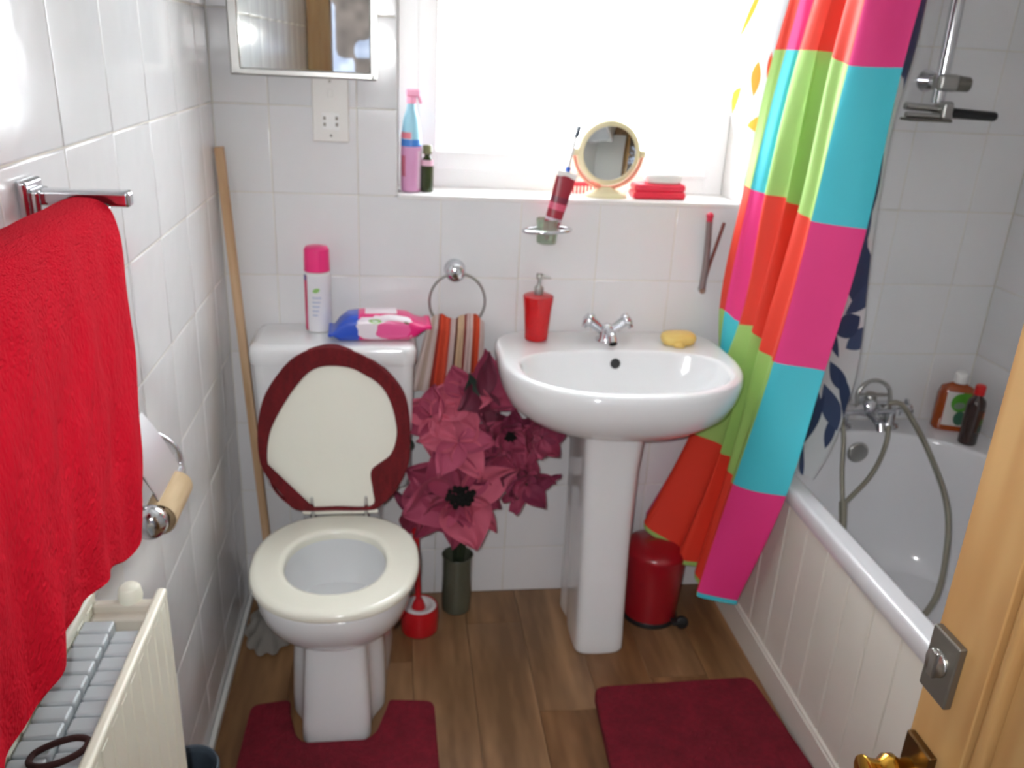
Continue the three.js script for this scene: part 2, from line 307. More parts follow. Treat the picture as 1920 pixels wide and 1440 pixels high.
// ------------------------------------------------------------ bath
{
  const b = thing('bath', 'white bath along the right wall with a boarded side panel', 'bath', [1.347, 0, 0.002]);
  const X1 = XR - 1.347 - 0.002, Z1 = 1.7, H = 0.55;
  const rings = [rrect(0.004, X1, 0, Z1, 0.012, H - 0.045), rrect(0, X1, 0, Z1, 0.014, H - 0.03), rrect(0, X1, 0, Z1, 0.016, H - 0.008), rrect(0.004, X1, 0.002, Z1 - 0.004, 0.018, H - 0.001), rrect(0.012, X1 - 0.004, 0.006, Z1 - 0.01, 0.02, H)];
  const inner = (i, y, r) => rrect(0.046 + i, X1 - 0.05 - i * 0.6, 0.083 + i * 0.9, Z1 - 0.09 - i * 1.6, [r, r * 0.8, r * 0.5, r * 0.55], y);
  rings.push(inner(-0.006, H, 0.3), inner(0, H - 0.002, 0.3), inner(0.006, H - 0.01, 0.3), inner(0.016, H - 0.06, 0.28), inner(0.035, H - 0.2, 0.24), inner(0.055, H - 0.32, 0.2), inner(0.085, H - 0.37, 0.17), inner(0.13, H - 0.385, 0.13));
  part('tub', loft(rings, false, true), M.acrylic, b);
  part('overflow', [tf(lathe([[0, 0.008], [0.026, 0.008], [0.03, 0.004], [0.03, 0]]), 0.339, 0.497, 0.108, Math.PI / 2)], M.chromeDull, b, 'round chrome overflow cover');
  const panel = part('side_panel', boxAt(0.018, 0.026, 0.02, H - 0.035, 0.004, Z1 - 0.006, 0), M.panel, b, 'white side panel of narrow boards');
  for (let k = 0; k < 17; k++) part('board', boxAt(0.01, 0.019, 0.088, H - 0.036, 0.005 + k * 0.0995, 0.005 + (k + 1) * 0.0995 - 0.003, 0.0028, 1), M.panel, panel);
  part('plinth', [boxAt(0.001, 0.02, 0, 0.084, 0.004, Z1 - 0.006, 0.003), boxAt(0.004, 0.02, 0.08, 0.092, 0.004, Z1 - 0.006, 0.004)], M.panel, b);
  const end = part('end_panel', boxAt(0.01, X1, 0.0, H - 0.036, Z1 - 0.02, Z1 - 0.006, 0.002), M.panel, b);
}
{ // bath mixer on the rim
  const m = thing('bath_mixer_tap', 'chrome bath mixer tap on the end rim of the bath', 'tap', [1.725, 0.5502, 0.05]);
  part('body', [rod([-0.075, 0.055, 0], [0.075, 0.055, 0], 0.02, 20), ball(0.03, 0, 0.06, 0), rod([0, 0.05, 0.01], [0, 0.04, 0.075], 0.014), rod([0, 0.04, 0.075], [0, 0.02, 0.085], 0.013)], M.chrome, m);
  for (const s of [-1, 1]) {
    part('pillar', [lathe([[0.03, 0], [0.03, 0.006], [0.018, 0.012], [0.016, 0.05]]).translate(s * 0.07, 0, 0)], M.chrome, m);
    part('handle', [rod([s * 0.075, 0.055, 0], [s * 0.115, 0.06, 0.012], 0.012), rod([s * 0.098, 0.035, 0.01], [s * 0.108, 0.085, 0.01], 0.0065), rod([s * 0.1, 0.058, -0.02], [s * 0.108, 0.06, 0.04], 0.0065), ball(0.014, s * 0.112, 0.06, 0.012)], M.chrome, m);
  }
  part('cradle', tube([[-0.042, 0.07, 0.015], [-0.045, 0.105, 0.012], [-0.02, 0.137, 0.01], [0.012, 0.14, 0.01], [0.042, 0.12, 0.012], [0.05, 0.085, 0.02], [0.05, 0.06, 0.02]], 0.006, 40, 10), M.chromeDull, m);
  part('diverter', [rod([-0.04, 0.1, 0.012], [0.045, 0.1, 0.014], 0.005), lathe([[0.016, 0], [0.018, 0.006], [0.014, 0.02], [0, 0.022]]).translate(0, 0.082, 0)], M.chromeDull, m);
}
{ // hose and its Y branch
  const h = thing('shower_hose', 'grey shower hose looping down into the bath from the taps', 'hose', [1.60, 0.3, 0.25]);
  const o = ([x, y, z]) => [x - 1.60, y - 0.3, z - 0.25];
  part('long_hose', tube([[1.60, 0.345, 0.252], [1.6, 0.29, 0.29], [1.6, 0.235, 0.4], [1.63, 0.262, 0.56], [1.70, 0.30, 0.53], [1.773, 0.37, 0.44], [1.805, 0.46, 0.36], [1.82, 0.535, 0.24], [1.812, 0.6, 0.14], [1.792, 0.635, 0.09], [1.77, 0.63, 0.075]].map(o), 0.0075, 110, 10), M.hose, h);
  part('branch', tube([[1.625, 0.6, 0.1], [1.624, 0.55, 0.13], [1.618, 0.47, 0.165], [1.612, 0.39, 0.21]].map(o), 0.006, 40, 10), M.hose, h);
  part('branch', tube([[1.742, 0.59, 0.14], [1.735, 0.54, 0.155], [1.69, 0.47, 0.19], [1.615, 0.392, 0.212]].map(o), 0.0065, 40, 10), M.hose, h);
  part('connector', rod(o([1.614, 0.396, 0.208]), o([1.60, 0.335, 0.256]), 0.0115, 14, 0.0095), M.hose, h);
}
{ // bottles on the corner ledge of the bath
  const t = thing('shampoo_bottle', 'flat amber bottle with a white and green label on the bath corner', 'bottle', [1.972, 0.5502, 0.07], -0.35);
  const prof = [[0.045, 0], [0.05, 0.006], [0.051, 0.06], [0.05, 0.105], [0.043, 0.125], [0.02, 0.137], [0.014, 0.14]];
  part('body', loft(prof.map(([a, y]) => egg(0, y, 0, a, a * 0.52, a * 0.52, 3, 40)), true, true), M.amber, t);
  part('cap', [lathe([[0.017, 0], [0.017, 0.024], [0.014, 0.03], [0, 0.03]]).translate(0, 0.139, 0)], M.whitePlastic, t, 'white flip cap');
  const lab = canvasTex(128, 160, (g, w, h) => {
    g.fillStyle = '#d9d4cf'; g.fillRect(0, 0, w, h);
    g.fillStyle = '#4f9a2c'; g.beginPath(); g.ellipse(78, 48, 46, 44, -0.5, 0, 7); g.fill(); g.fillRect(80, 0, 48, 60);
    g.fillStyle = '#7d8f7a'; g.beginPath(); g.ellipse(74, 62, 26, 16, -0.2, 0, 7); g.fill();
    g.fillStyle = '#3c6a52'; g.beginPath(); g.ellipse(88, 122, 30, 34, 0, 0, 7); g.fill();
  });
  const lf = (u, v) => { const x = (u - 0.5) * 0.07, a = 0.0513; return [x, 0.018 + v * 0.1, 0.5265 * a * (1 - Math.abs(x / a) ** 3) ** (1 / 3)]; };
  part('label', surf(lf, 0.06, 0.94, 0, 1, 16, 4), P({ map: lab, roughness: 0.4, side: THREE.DoubleSide }), t, 'white and green label');
  const d = thing('bath_oil_bottle', 'slim dark brown bottle with a red cap on the bath corner', 'bottle', [1.962, 0.5502, 0.168]);
  part('body', lathe([[0, 0], [0.022, 0], [0.024, 0.004], [0.024, 0.115], [0.021, 0.128], [0.011, 0.138], [0.011, 0.145]]), M.brownBottle, d);
  part('cap', lathe([[0.0135, 0.143], [0.0135, 0.166], [0.011, 0.17], [0, 0.17]]), P({ color: 0xd21a1c, roughness: 0.35 }), d, 'red cap');
  part('label', new THREE.CylinderGeometry(0.0245, 0.0245, 0.062, 24, 1, true, -0.2, 1.9).translate(0, 0.072, 0), P({ map: canvasTex(128, 64, (g) => { g.fillStyle = '#4a2a18'; g.fillRect(0, 0, 128, 64); g.fillStyle = '#c2641e'; g.fillRect(40, 4, 60, 20); g.fillStyle = '#4d7a2a'; g.fillRect(30, 26, 70, 16); g.fillStyle = '#33463c'; g.fillRect(20, 44, 90, 20); }), roughness: 0.4, side: THREE.DoubleSide }), d, 'orange and green label');
}
{ // shower riser with clamp and handset
  const s = thing('shower_riser', 'chrome shower riser with clamp and dark handset on the tiled wall over the bath', 'shower', [1.718, 1.36, 0.002]);
  part('pipe', [rod([0.003, 0.062, 0.07], [-0.012, 0.86, 0.07], 0.0155, 20)], M.chrome, s);
  part('wall_bracket', rod([-0.011, 0.84, 0.0], [-0.011, 0.84, 0.07], 0.014), M.chrome, s);
  part('wall_bracket', [rod([0.004, 0.11, 0.0], [0.004, 0.11, 0.07], 0.012), rod([0.004, 0.11, 0], [0.004, 0.11, 0.006], 0.026, 24)], M.chrome, s);
  part('clamp', [box(0.05, 0.04, 0.045, 0.01, 3).translate(0.012, 0.108, 0.07)], M.chromeDull, s);
  part('knob', [rod([0.03, 0.108, 0.07], [0.072, 0.106, 0.07], 0.019, 20, 0.017)], M.darkMetal, s);
  const hs = part('handset', [rod([-0.088, 0.052, 0.085], [0.03, 0.046, 0.085], 0.0085, 16), rod([-0.088, 0.032, 0.095], [0.03, 0.03, 0.095], 0.007, 16), box(0.03, 0.045, 0.05, 0.01).translate(0.012, 0.044, 0.085)], M.chromeDull, s);
  part('grip', [rod([0.03, 0.04, 0.088], [0.145, 0.036, 0.088], 0.0125, 18, 0.011), ball(0.011, 0.145, 0.036, 0.088)], M.black, hs, 'black handset grip');
  part('spray_face', [box(0.11, 0.006, 0.05, 0.003).translate(-0.03, 0.022, 0.09)], M.darkMetal, hs);
}

// ------------------------------------------------------------ washbasin
const BX = 0.953;
{
  const b = thing('washbasin', 'white ceramic washbasin under the window', 'washbasin', [BX, 0.62, 0]);
  const Y = 0.62, N = 96;
  const ring = (y, hw, zf, zb, n, zc = 0.2) => { const r = []; for (let i = 0; i < N; i++) { const t = (i / N) * Math.PI * 2, c = Math.cos(t), s = Math.sin(t); if (s >= 0) r.push([hw * sgp(c, 2 / n), y - Y, zc + (zf - zc) * sgp(s, 2 / n)]); else r.push([hw * sgp(c, 2 / 7) * (1 - 0.035 * -s), y - Y, zc + (zc - zb) * sgp(s, 2 / 7)]); } return r; };
  const bowl = (y, hw, zf, zb, n = 2.4) => { const r = [], zc = zb + (zf - zb) * 0.4; for (let i = 0; i < N; i++) { const t = (i / N) * Math.PI * 2, c = Math.cos(t), s = Math.sin(t); r.push([hw * sgp(c, 2 / n), y - Y, s >= 0 ? zc + (zf - zc) * sgp(s, 2 / n) : zc + (zc - zb) * sgp(s, 2 / 2.8)]); } return r; };
  const rings = [ring(0.646, 0.07, 0.26, 0.1, 2.2), ring(0.648, 0.13, 0.31, 0.06, 2.2), ring(0.656, 0.19, 0.36, 0.03, 2.2), ring(0.68, 0.24, 0.41, 0.004, 2.25), ring(0.712, 0.274, 0.445, 0.002, 2.3), ring(0.748, 0.289, 0.463, 0.002, 2.3), ring(0.772, 0.294, 0.469, 0.002, 2.3), ring(0.79, 0.2955, 0.4705, 0.002, 2.3), ring(0.802, 0.293, 0.467, 0.002, 2.3), ring(0.8075, 0.287, 0.46, 0.003, 2.3), ring(0.809, 0.279, 0.451, 0.006, 2.3),
    bowl(0.8085, 0.256, 0.44, 0.148), bowl(0.806, 0.25, 0.435, 0.152), bowl(0.799, 0.246, 0.431, 0.156), bowl(0.77, 0.238, 0.42, 0.163), bowl(0.72, 0.21, 0.385, 0.182), bowl(0.69, 0.16, 0.34, 0.205), bowl(0.676, 0.09, 0.3, 0.23), bowl(0.673, 0.022, 0.272, 0.248)];
  part('bowl', loft(rings, true, false), M.ceramic, b);
  part('waste', [lathe([[0, 0.003], [0.012, 0.003], [0.024, 0.006], [0.026, 0.002]]).translate(0, 0.052, 0.26)], M.chrome, b);
  part('overflow_hole', [tf(lathe([[0, 0.002], [0.009, 0.002], [0.0125, 0.0015], [0.013, 0]], 24), 0.003, 0.157, 0.1645, Math.PI / 2 - 0.2)], M.black, b, 'dark overflow hole');
  const p = thing('basin_pedestal', 'white ceramic pedestal under the washbasin', 'pedestal', [BX, 0, 0]);
  const sec = (y, w, zf, wb) => { const pts = [[-w + 0.02, zf], [w - 0.02, zf], [w - 0.004, zf - 0.012], [w, zf - 0.035], [w, zf - 0.12], [wb, zf - 0.15], [wb, 0.06], [-wb, 0.06], [-wb, zf - 0.15], [-w, zf - 0.12], [-w, zf - 0.035], [-w + 0.004, zf - 0.012]]; return smoothPoly(pts, 72).map(([x, z]) => [x, y, z]); };
  part('column', loft([sec(0, 0.064, 0.296, 0.06), sec(0.008, 0.067, 0.3, 0.063), sec(0.04, 0.066, 0.298, 0.063), sec(0.3, 0.066, 0.27, 0.066), sec(0.52, 0.071, 0.255, 0.072), sec(0.646, 0.078, 0.265, 0.078)], true, true), M.ceramic, p);
}
const DECK = 0.8095;
{
  const t = thing('basin_mixer_tap', 'chrome basin mixer tap with two splayed handles', 'tap', [0.948, DECK, 0.078]);
  part('body', [lathe([[0.026, 0], [0.026, 0.004], [0.021, 0.008], [0.019, 0.03], [0.016, 0.036], [0, 0.037]]), ball(0.017, 0, 0.03, 0.004)], M.chrome, t);
  part('spout', tube([[0, 0.022, 0.005], [0, 0.032, 0.03], [0, 0.03, 0.062], [0, 0.016, 0.078]], 0.0105, 24, 14), M.chrome, t);
  for (const s of [-1, 1]) part('handle', [rod([s * 0.008, 0.024, 0], [s * 0.042, 0.05, 0], 0.011, 16, 0.014), lathe([[0.013, 0], [0.019, 0.004], [0.019, 0.014], [0.012, 0.02], [0, 0.021]], 8).rotateZ(-s * 0.9).translate(s * 0.042, 0.049, 0), rod([s * 0.045, 0.07, -0.004], [s * 0.062, 0.036, 0.006], 0.006, 12)], M.chrome, t);
}
{
  const d = thing('soap_dispenser', 'clear red soap dispenser with silver pump on the basin', 'soap dispenser', [0.767, DECK, 0.075]);
  part('tumbler', lathe([[0, 0.001], [0.026, 0.001], [0.029, 0.004], [0.0345, 0.08], [0.0385, 0.113], [0.037, 0.115], [0.034, 0.112]], 40), M.redClear, d);
  part('soap_fill', lathe([[0, 0.006], [0.026, 0.006], [0.031, 0.084], [0, 0.085]], 32), P({ color: 0xe01420, roughness: 0.3 }), d);
  part('collar', lathe([[0.036, 0.112], [0.034, 0.117], [0.012, 0.119]], 40), M.redPlastic, d);
  part('pump', [lathe([[0.012, 0.118], [0.012, 0.137], [0.009, 0.14], [0.0045, 0.142], [0.0045, 0.158], [0.0085, 0.159], [0.0085, 0.17], [0, 0.171]], 24), rod([0, 0.165, 0], [0.028, 0.162, 0.004], 0.0038)], M.chromeDull, d, 'silver pump');
}
{
  const s = thing('soap_bar', 'yellow bar of soap at the back corner of the basin', 'soap', [1.132, DECK, 0.102], 0.05);
  part('bar', loft([[0, 0.036, 0.022], [0.004, 0.042, 0.026], [0.016, 0.0455, 0.029], [0.025, 0.043, 0.027], [0.03, 0.036, 0.021], [0.0315, 0.02, 0.01]].map(([y, a, b]) => egg(0, y, 0, a, b, b, 3, 40)), true, true), M.soap, s);
  part('drip', loft([[0, 0.014, 0.01], [0.006, 0.016, 0.012], [0.012, 0.012, 0.008]].map(([y, a, b]) => egg(-0.006, y, 0.028, a, b, b, 2.4, 24)), true, true), M.soap, s);
}

// ------------------------------------------------------------ toilet
const TX = 0.28;
{
  const t = thing('toilet', 'white toilet with cream seat and raised lid in a maroon cover', 'toilet', [TX, 0, 0]);
  const bowl = [egg(0, 0.22, 0.37, 0.05, 0.08, 0.09), egg(0, 0.232, 0.375, 0.09, 0.125, 0.12), egg(0, 0.25, 0.385, 0.122, 0.158, 0.14), egg(0, 0.275, 0.4, 0.147, 0.188, 0.16), egg(0, 0.31, 0.41, 0.166, 0.212, 0.18), egg(0, 0.35, 0.42, 0.174, 0.219, 0.195), egg(0, 0.38, 0.42, 0.174, 0.22, 0.2), egg(0, 0.387, 0.42, 0.17, 0.216, 0.197),
    egg(0, 0.387, 0.43, 0.128, 0.158, 0.13), egg(0, 0.38, 0.43, 0.122, 0.152, 0.124), egg(0, 0.345, 0.43, 0.124, 0.155, 0.127), egg(0, 0.3, 0.425, 0.118, 0.142, 0.122), egg(0, 0.25, 0.415, 0.1, 0.112, 0.1), egg(0, 0.205, 0.4, 0.078, 0.082, 0.08), egg(0, 0.175, 0.39, 0.045, 0.05, 0.05)];
  const col = (y, w, zf, wb) => smoothPoly([[-w + 0.014, zf], [w - 0.014, zf], [w, zf - 0.014], [w + 0.006, zf - 0.07], [wb - 0.004, zf - 0.115], [wb, zf - 0.16], [wb - 0.006, 0.1], [-wb + 0.006, 0.1], [-wb, zf - 0.16], [-wb + 0.004, zf - 0.115], [-w - 0.006, zf - 0.07], [-w, zf - 0.014]], 84).map(([x, z]) => [x, y, z]);
  part('pan', [loft(bowl, false, true), loft([col(0, 0.07, 0.566, 0.104), col(0.008, 0.075, 0.571, 0.109), col(0.05, 0.074, 0.566, 0.109), col(0.14, 0.07, 0.545, 0.107), col(0.22, 0.066, 0.53, 0.1), col(0.26, 0.07, 0.53, 0.096)], true, true), boxAt(-0.1, 0.1, 0.2, 0.386, 0.03, 0.3, 0.03, 4)], M.ceramic, t, 'white ceramic pan');
  part('water', new THREE.CircleGeometry(0.076, 32).rotateX(-Math.PI / 2).scale(1, 1, 1.06).translate(0, 0.207, 0.401), P({ color: 0xdfe6e8, roughness: 0.02, transmission: 1, thickness: 0, ior: 1.33, side: THREE.DoubleSide }), t);
  // seat ring
  const so = (y, i) => egg(0.001, y, 0.435, 0.186 - i, 0.214 - i, 0.196 - i, 2.25, 80), si = (y, i) => egg(0.001, y, 0.445, 0.111 + i, 0.124 + i, 0.122 + i, 2.15, 80);
  part('seat', loft([si(0.389, 0), so(0.389, 0.004), so(0.393, 0), so(0.403, 0), so(0.409, 0.004), so(0.412, 0.014), si(0.412, 0.014), si(0.409, 0.004), si(0.402, 0), si(0.389, 0)]), M.seat, t, 'cream oval seat');
  for (const s of [-1, 1]) part('hinge', [lathe([[0.012, 0], [0.012, 0.006], [0.008, 0.01], [0.008, 0.024], [0, 0.026]], 20).translate(s * 0.064 - 0.002, 0.386, 0.247), rod([s * 0.064 - 0.002, 0.405, 0.25], [s * 0.064 - 0.002, 0.468, 0.264], 0.0055, 12, 0.004)], M.chrome, t);
  part('hinge_bar', rod([-0.09, 0.42, 0.248], [0.09, 0.42, 0.248], 0.006, 12), M.seat, t);
  // raised lid in its fabric cover; u across, v up the lid
  const outer = [[-0.002, 0.4], [-0.059, 0.393], [-0.1, 0.37], [-0.133, 0.332], [-0.161, 0.289], [-0.176, 0.242], [-0.182, 0.199], [-0.182, 0.147], [-0.175, 0.107], [-0.156, 0.073], [-0.13, 0.039], [-0.106, 0.004], [-0.005, -0.003], [0.089, -0.002], [0.102, 0.007], [0.127, 0.029], [0.153, 0.07], [0.17, 0.115], [0.174, 0.169], [0.172, 0.223], [0.162, 0.276], [0.137, 0.319], [0.099, 0.358], [0.054, 0.385]];
  const patch = [[-0.003, 0.355], [-0.036, 0.352], [-0.06, 0.34], [-0.094, 0.302], [-0.119, 0.264], [-0.136, 0.234], [-0.152, 0.199], [-0.16, 0.164], [-0.162, 0.12], [-0.149, 0.062], [-0.13, 0.034], [-0.112, 0.018], [-0.1, 0.008], [0, 0.006], [0.084, 0.009], [0.083, 0.05], [0.08, 0.096], [0.102, 0.116], [0.123, 0.132], [0.134, 0.152], [0.141, 0.188], [0.138, 0.223], [0.128, 0.263], [0.111, 0.298], [0.091, 0.319], [0.07, 0.332], [0.038, 0.349]];
  const lidT = (g) => tf(g, -0.005, 0.435, 0.258, -0.1395);
  const O = smoothPoly(outer, 140), shape = shapeOf(O); shape.holes.push(new THREE.Path(smoothPoly(patch, 120).map(([x, y]) => new THREE.Vector2(x, y))));
  const inset = O.map(([x, y]) => [(x + 0.004) * 0.965 - 0.004, (y - 0.2) * 0.965 + 0.2]);
  const lid = part('lid', lidT(extrude(shapeOf(inset), 0.012, 0.003).translate(0, 0, -0.014)), M.seat, t, 'cream raised lid');
  part('lid_cover', [lidT(extrude(shape, 0.006, 0.004, 3).translate(0, 0, 0.0005)), lidT(extrude(shapeOf(O), 0.018, 0.006, 3).translate(0, 0, -0.034))].map(clean), M.velvet, lid, 'maroon velvety lid cover');
  const c = part('cistern', [loft([rrect(-0.185, 0.165, 0.006, 0.165, 0.03, 0.44), rrect(-0.195, 0.172, 0.006, 0.18, 0.03, 0.5), rrect(-0.201, 0.177, 0.006, 0.187, 0.03, 0.76), rrect(-0.201, 0.177, 0.006, 0.187, 0.03, 0.778)], true, true), boxAt(-0.12, 0.1, 0.37, 0.46, 0.02, 0.16, 0.02, 3)], M.ceramic, t, 'white cistern');
  part('cistern_lid', loft([rrect(-0.2, 0.176, 0.004, 0.186, 0.03, 0.776), rrect(-0.207, 0.183, 0.003, 0.194, 0.034, 0.779), rrect(-0.208, 0.184, 0.003, 0.195, 0.034, 0.806), rrect(-0.206, 0.182, 0.003, 0.193, 0.034, 0.817), rrect(-0.2, 0.176, 0.005, 0.187, 0.032, 0.8235), rrect(-0.188, 0.164, 0.012, 0.176, 0.026, 0.826)], true, true), M.ceramic, c);
}
const LID = 0.8262;
{ // spray can and wipes on the cistern
  const can = thing('spray_can', 'white spray can with a pink cap on the cistern', 'spray can', [0.226, LID, 0.058]);
  part('body', lathe([[0, 0], [0.029, 0], [0.031, 0.004], [0.031, 0.142], [0.028, 0.15], [0, 0.151]], 40), M.whitePlastic, can);
  part('cap', lathe([[0.031, 0.15], [0.0305, 0.153], [0.0295, 0.2], [0.026, 0.207], [0, 0.209]], 40), M.pink, can, 'pink cap');
  const lab = canvasTex(256, 256, (g) => {
    g.fillStyle = '#e4e2e6'; g.fillRect(0, 0, 256, 256);
    g.fillStyle = '#d81f5e'; g.fillRect(0, 0, 62, 256); g.fillStyle = '#5d5a9c'; g.fillRect(10, 0, 48, 24);
    g.fillStyle = '#e0608e'; g.beginPath(); g.moveTo(62, 140); g.lineTo(40, 200); g.lineTo(62, 256); g.fill();
    g.fillStyle = '#8fbf6a'; g.beginPath(); g.ellipse(126, 66, 22, 10, -0.2, 0, 7); g.fill();
    g.fillStyle = '#b9c0d4'; for (let k = 0; k < 5; k++) g.fillRect(100, 96 + k * 20, 56 - k * 6, 8);
  });
  part('label', new THREE.CylinderGeometry(0.0314, 0.0314, 0.138, 40, 1, true, -1.6, 3.2).translate(0, 0.073, 0), P({ map: lab, roughness: 0.3, side: THREE.DoubleSide }), can, 'white label with pink side band');
  const w = thing('wipes_pack', 'pink and white pack of wipes with a blue end on the cistern', 'wipes', [0.376, LID, 0.112], 0.04);
  const pack = canvasTex(512, 256, (g) => {
    g.fillStyle = '#e8257c'; g.fillRect(0, 0, 512, 256);
    g.fillStyle = '#2d57c8'; g.fillRect(0, 0, 150, 256);
    g.fillStyle = '#e9dfe6'; g.beginPath(); g.ellipse(235, 118, 96, 74, 0.25, 0, 7); g.fill();
    g.fillStyle = '#e9dfe6'; g.beginPath(); g.ellipse(330, 70, 100, 40, -0.1, 0, 7); g.fill();
    g.fillStyle = '#ef5f9c'; g.beginPath(); g.ellipse(330, 130, 90, 44, -0.1, 0, 7); g.fill();
    g.fillStyle = '#ead0d8'; g.lineWidth = 6; g.strokeStyle = '#ead0d8'; g.beginPath(); g.ellipse(330, 150, 96, 40, -0.1, 0.2, 2.8); g.stroke();
    g.fillStyle = '#86b95a'; g.beginPath(); g.ellipse(236, 92, 34, 15, 0, 0, 7); g.fill();
    g.fillStyle = '#cfd9d0'; g.beginPath(); g.ellipse(236, 92, 16, 6, 0, 0, 7); g.fill();
    g.fillStyle = '#7a5a40'; g.beginPath(); g.ellipse(400, 92, 14, 10, 0, 0, 7); g.fill();
    g.fillStyle = '#d81e70'; g.fillRect(160, 40, 70, 20);
  });
  // pillow pack: stations along x, each a closed section
  const st = [[-0.118, 0.044, 0.004, 0.018], [-0.108, 0.045, 0.006, 0.018], [-0.094, 0.045, 0.024, 0.022], [-0.075, 0.046, 0.032, 0.029], [-0.04, 0.046, 0.034, 0.032], [0.02, 0.046, 0.034, 0.032], [0.065, 0.046, 0.031, 0.029], [0.085, 0.045, 0.02, 0.028], [0.102, 0.044, 0.009, 0.033], [0.113, 0.044, 0.005, 0.036]];
  const N = 36, pos = [], uv = [], idx = [];
  st.forEach(([x, d, hh, cy]) => { for (let i = 0; i <= N; i++) { const a = (i / N) * Math.PI * 2 - Math.PI / 2; pos.push(x + 0.002 * Math.sin(i * 3), Math.max(0.0005, cy - (x > 0.07 ? 0 : 0) + hh * sgp(Math.sin(a), 0.6)), d * sgp(Math.cos(a), 0.6)); uv.push((x + 0.118) / 0.231, i < N / 2 ? i / (N / 2) : 2 - i / (N / 2)); } });
  for (let k = 0; k < st.length - 1; k++) for (let i = 0; i < N; i++) { const a = k * (N + 1) + i, b = a + 1, c = a + N + 1, d = c + 1; idx.push(a, b, c, b, d, c); }
  const g = new THREE.BufferGeometry(); g.setAttribute('position', new THREE.Float32BufferAttribute(pos, 3)); g.setAttribute('uv', new THREE.Float32BufferAttribute(uv, 2)); g.setIndex(idx); g.computeVertexNormals();
  part('wrapper', g, P({ map: pack, roughness: 0.28, clearcoat: 0.4, side: THREE.DoubleSide }), w);
  part('end_seal', boxAt(-0.122, -0.112, 0.014, 0.022, -0.044, 0.044, 0.002), P({ color: 0x2d57c8, roughness: 0.3 }), w);
  part('end_seal', boxAt(0.108, 0.122, 0.031, 0.041, -0.044, 0.044, 0.002), M.pink, w);
  part('flap', boxAt(-0.035, 0.04, 0.064, 0.0665, -0.022, 0.022, 0.001), P({ color: 0xe7d9e0, roughness: 0.3 }), w, 'pale resealable flap');
}

// ------------------------------------------------------------ mirror cabinet, socket, towel ring, holders on the back wall
{
  const m = thing('mirror_cabinet', 'mirror cabinet with chrome frame on the tiled wall left of the window', 'mirror', [0.215, 1.412, 0.0005]);
  const w = 0.157, h = 0.5;
  part('cabinet_box', boxAt(-w, w, 0.004, h, 0, 0.05, 0.004), M.whitePlastic, m);
  part('frame', [boxAt(-w - 0.002, -w + 0.02, 0, h, 0.05, 0.064, 0.004), boxAt(w - 0.014, w + 0.002, 0, h, 0.05, 0.064, 0.004), boxAt(-w, w, 0, 0.016, 0.05, 0.064, 0.004), boxAt(-w, w, h - 0.016, h, 0.05, 0.064, 0.004)], M.chromeDull, m, 'chrome frame');
  part('mirror_glass', boxAt(-w + 0.018, w - 0.012, 0.014, h - 0.014, 0.05, 0.056, 0.002), M.mirror, m);
}
{
  const s = thing('shaver_socket', 'white shaver socket plate on the tiles below the mirror cabinet', 'socket', [0.265, 1.27, 0.0005]);
  part('plate', boxAt(-0.042, 0.042, 0, 0.147, 0, 0.009, 0.004), M.socket, s);
  part('switch', boxAt(-0.006, 0.006, 0.1, 0.118, 0.008, 0.0125, 0.002), M.socket, s);
  part('shutter', [boxAt(-0.02, 0.02, 0.028, 0.066, 0.008, 0.0105, 0.002)], M.whitePlastic, s);
  for (const x of [-0.014, 0.014]) for (const y of [0.036, 0.05]) part('pin_hole', boxAt(x - 0.003, x + 0.003, y, y + 0.008, 0.009, 0.0112, 0.0005), M.darkMetal, s);
  part('screw', [rod([0, 0.015, 0.009], [0, 0.015, 0.0102], 0.003)], M.darkMetal, s);
  part('screw', [rod([0, 0.135, 0.009], [0, 0.135, 0.0102], 0.003)], M.darkMetal, s);
}
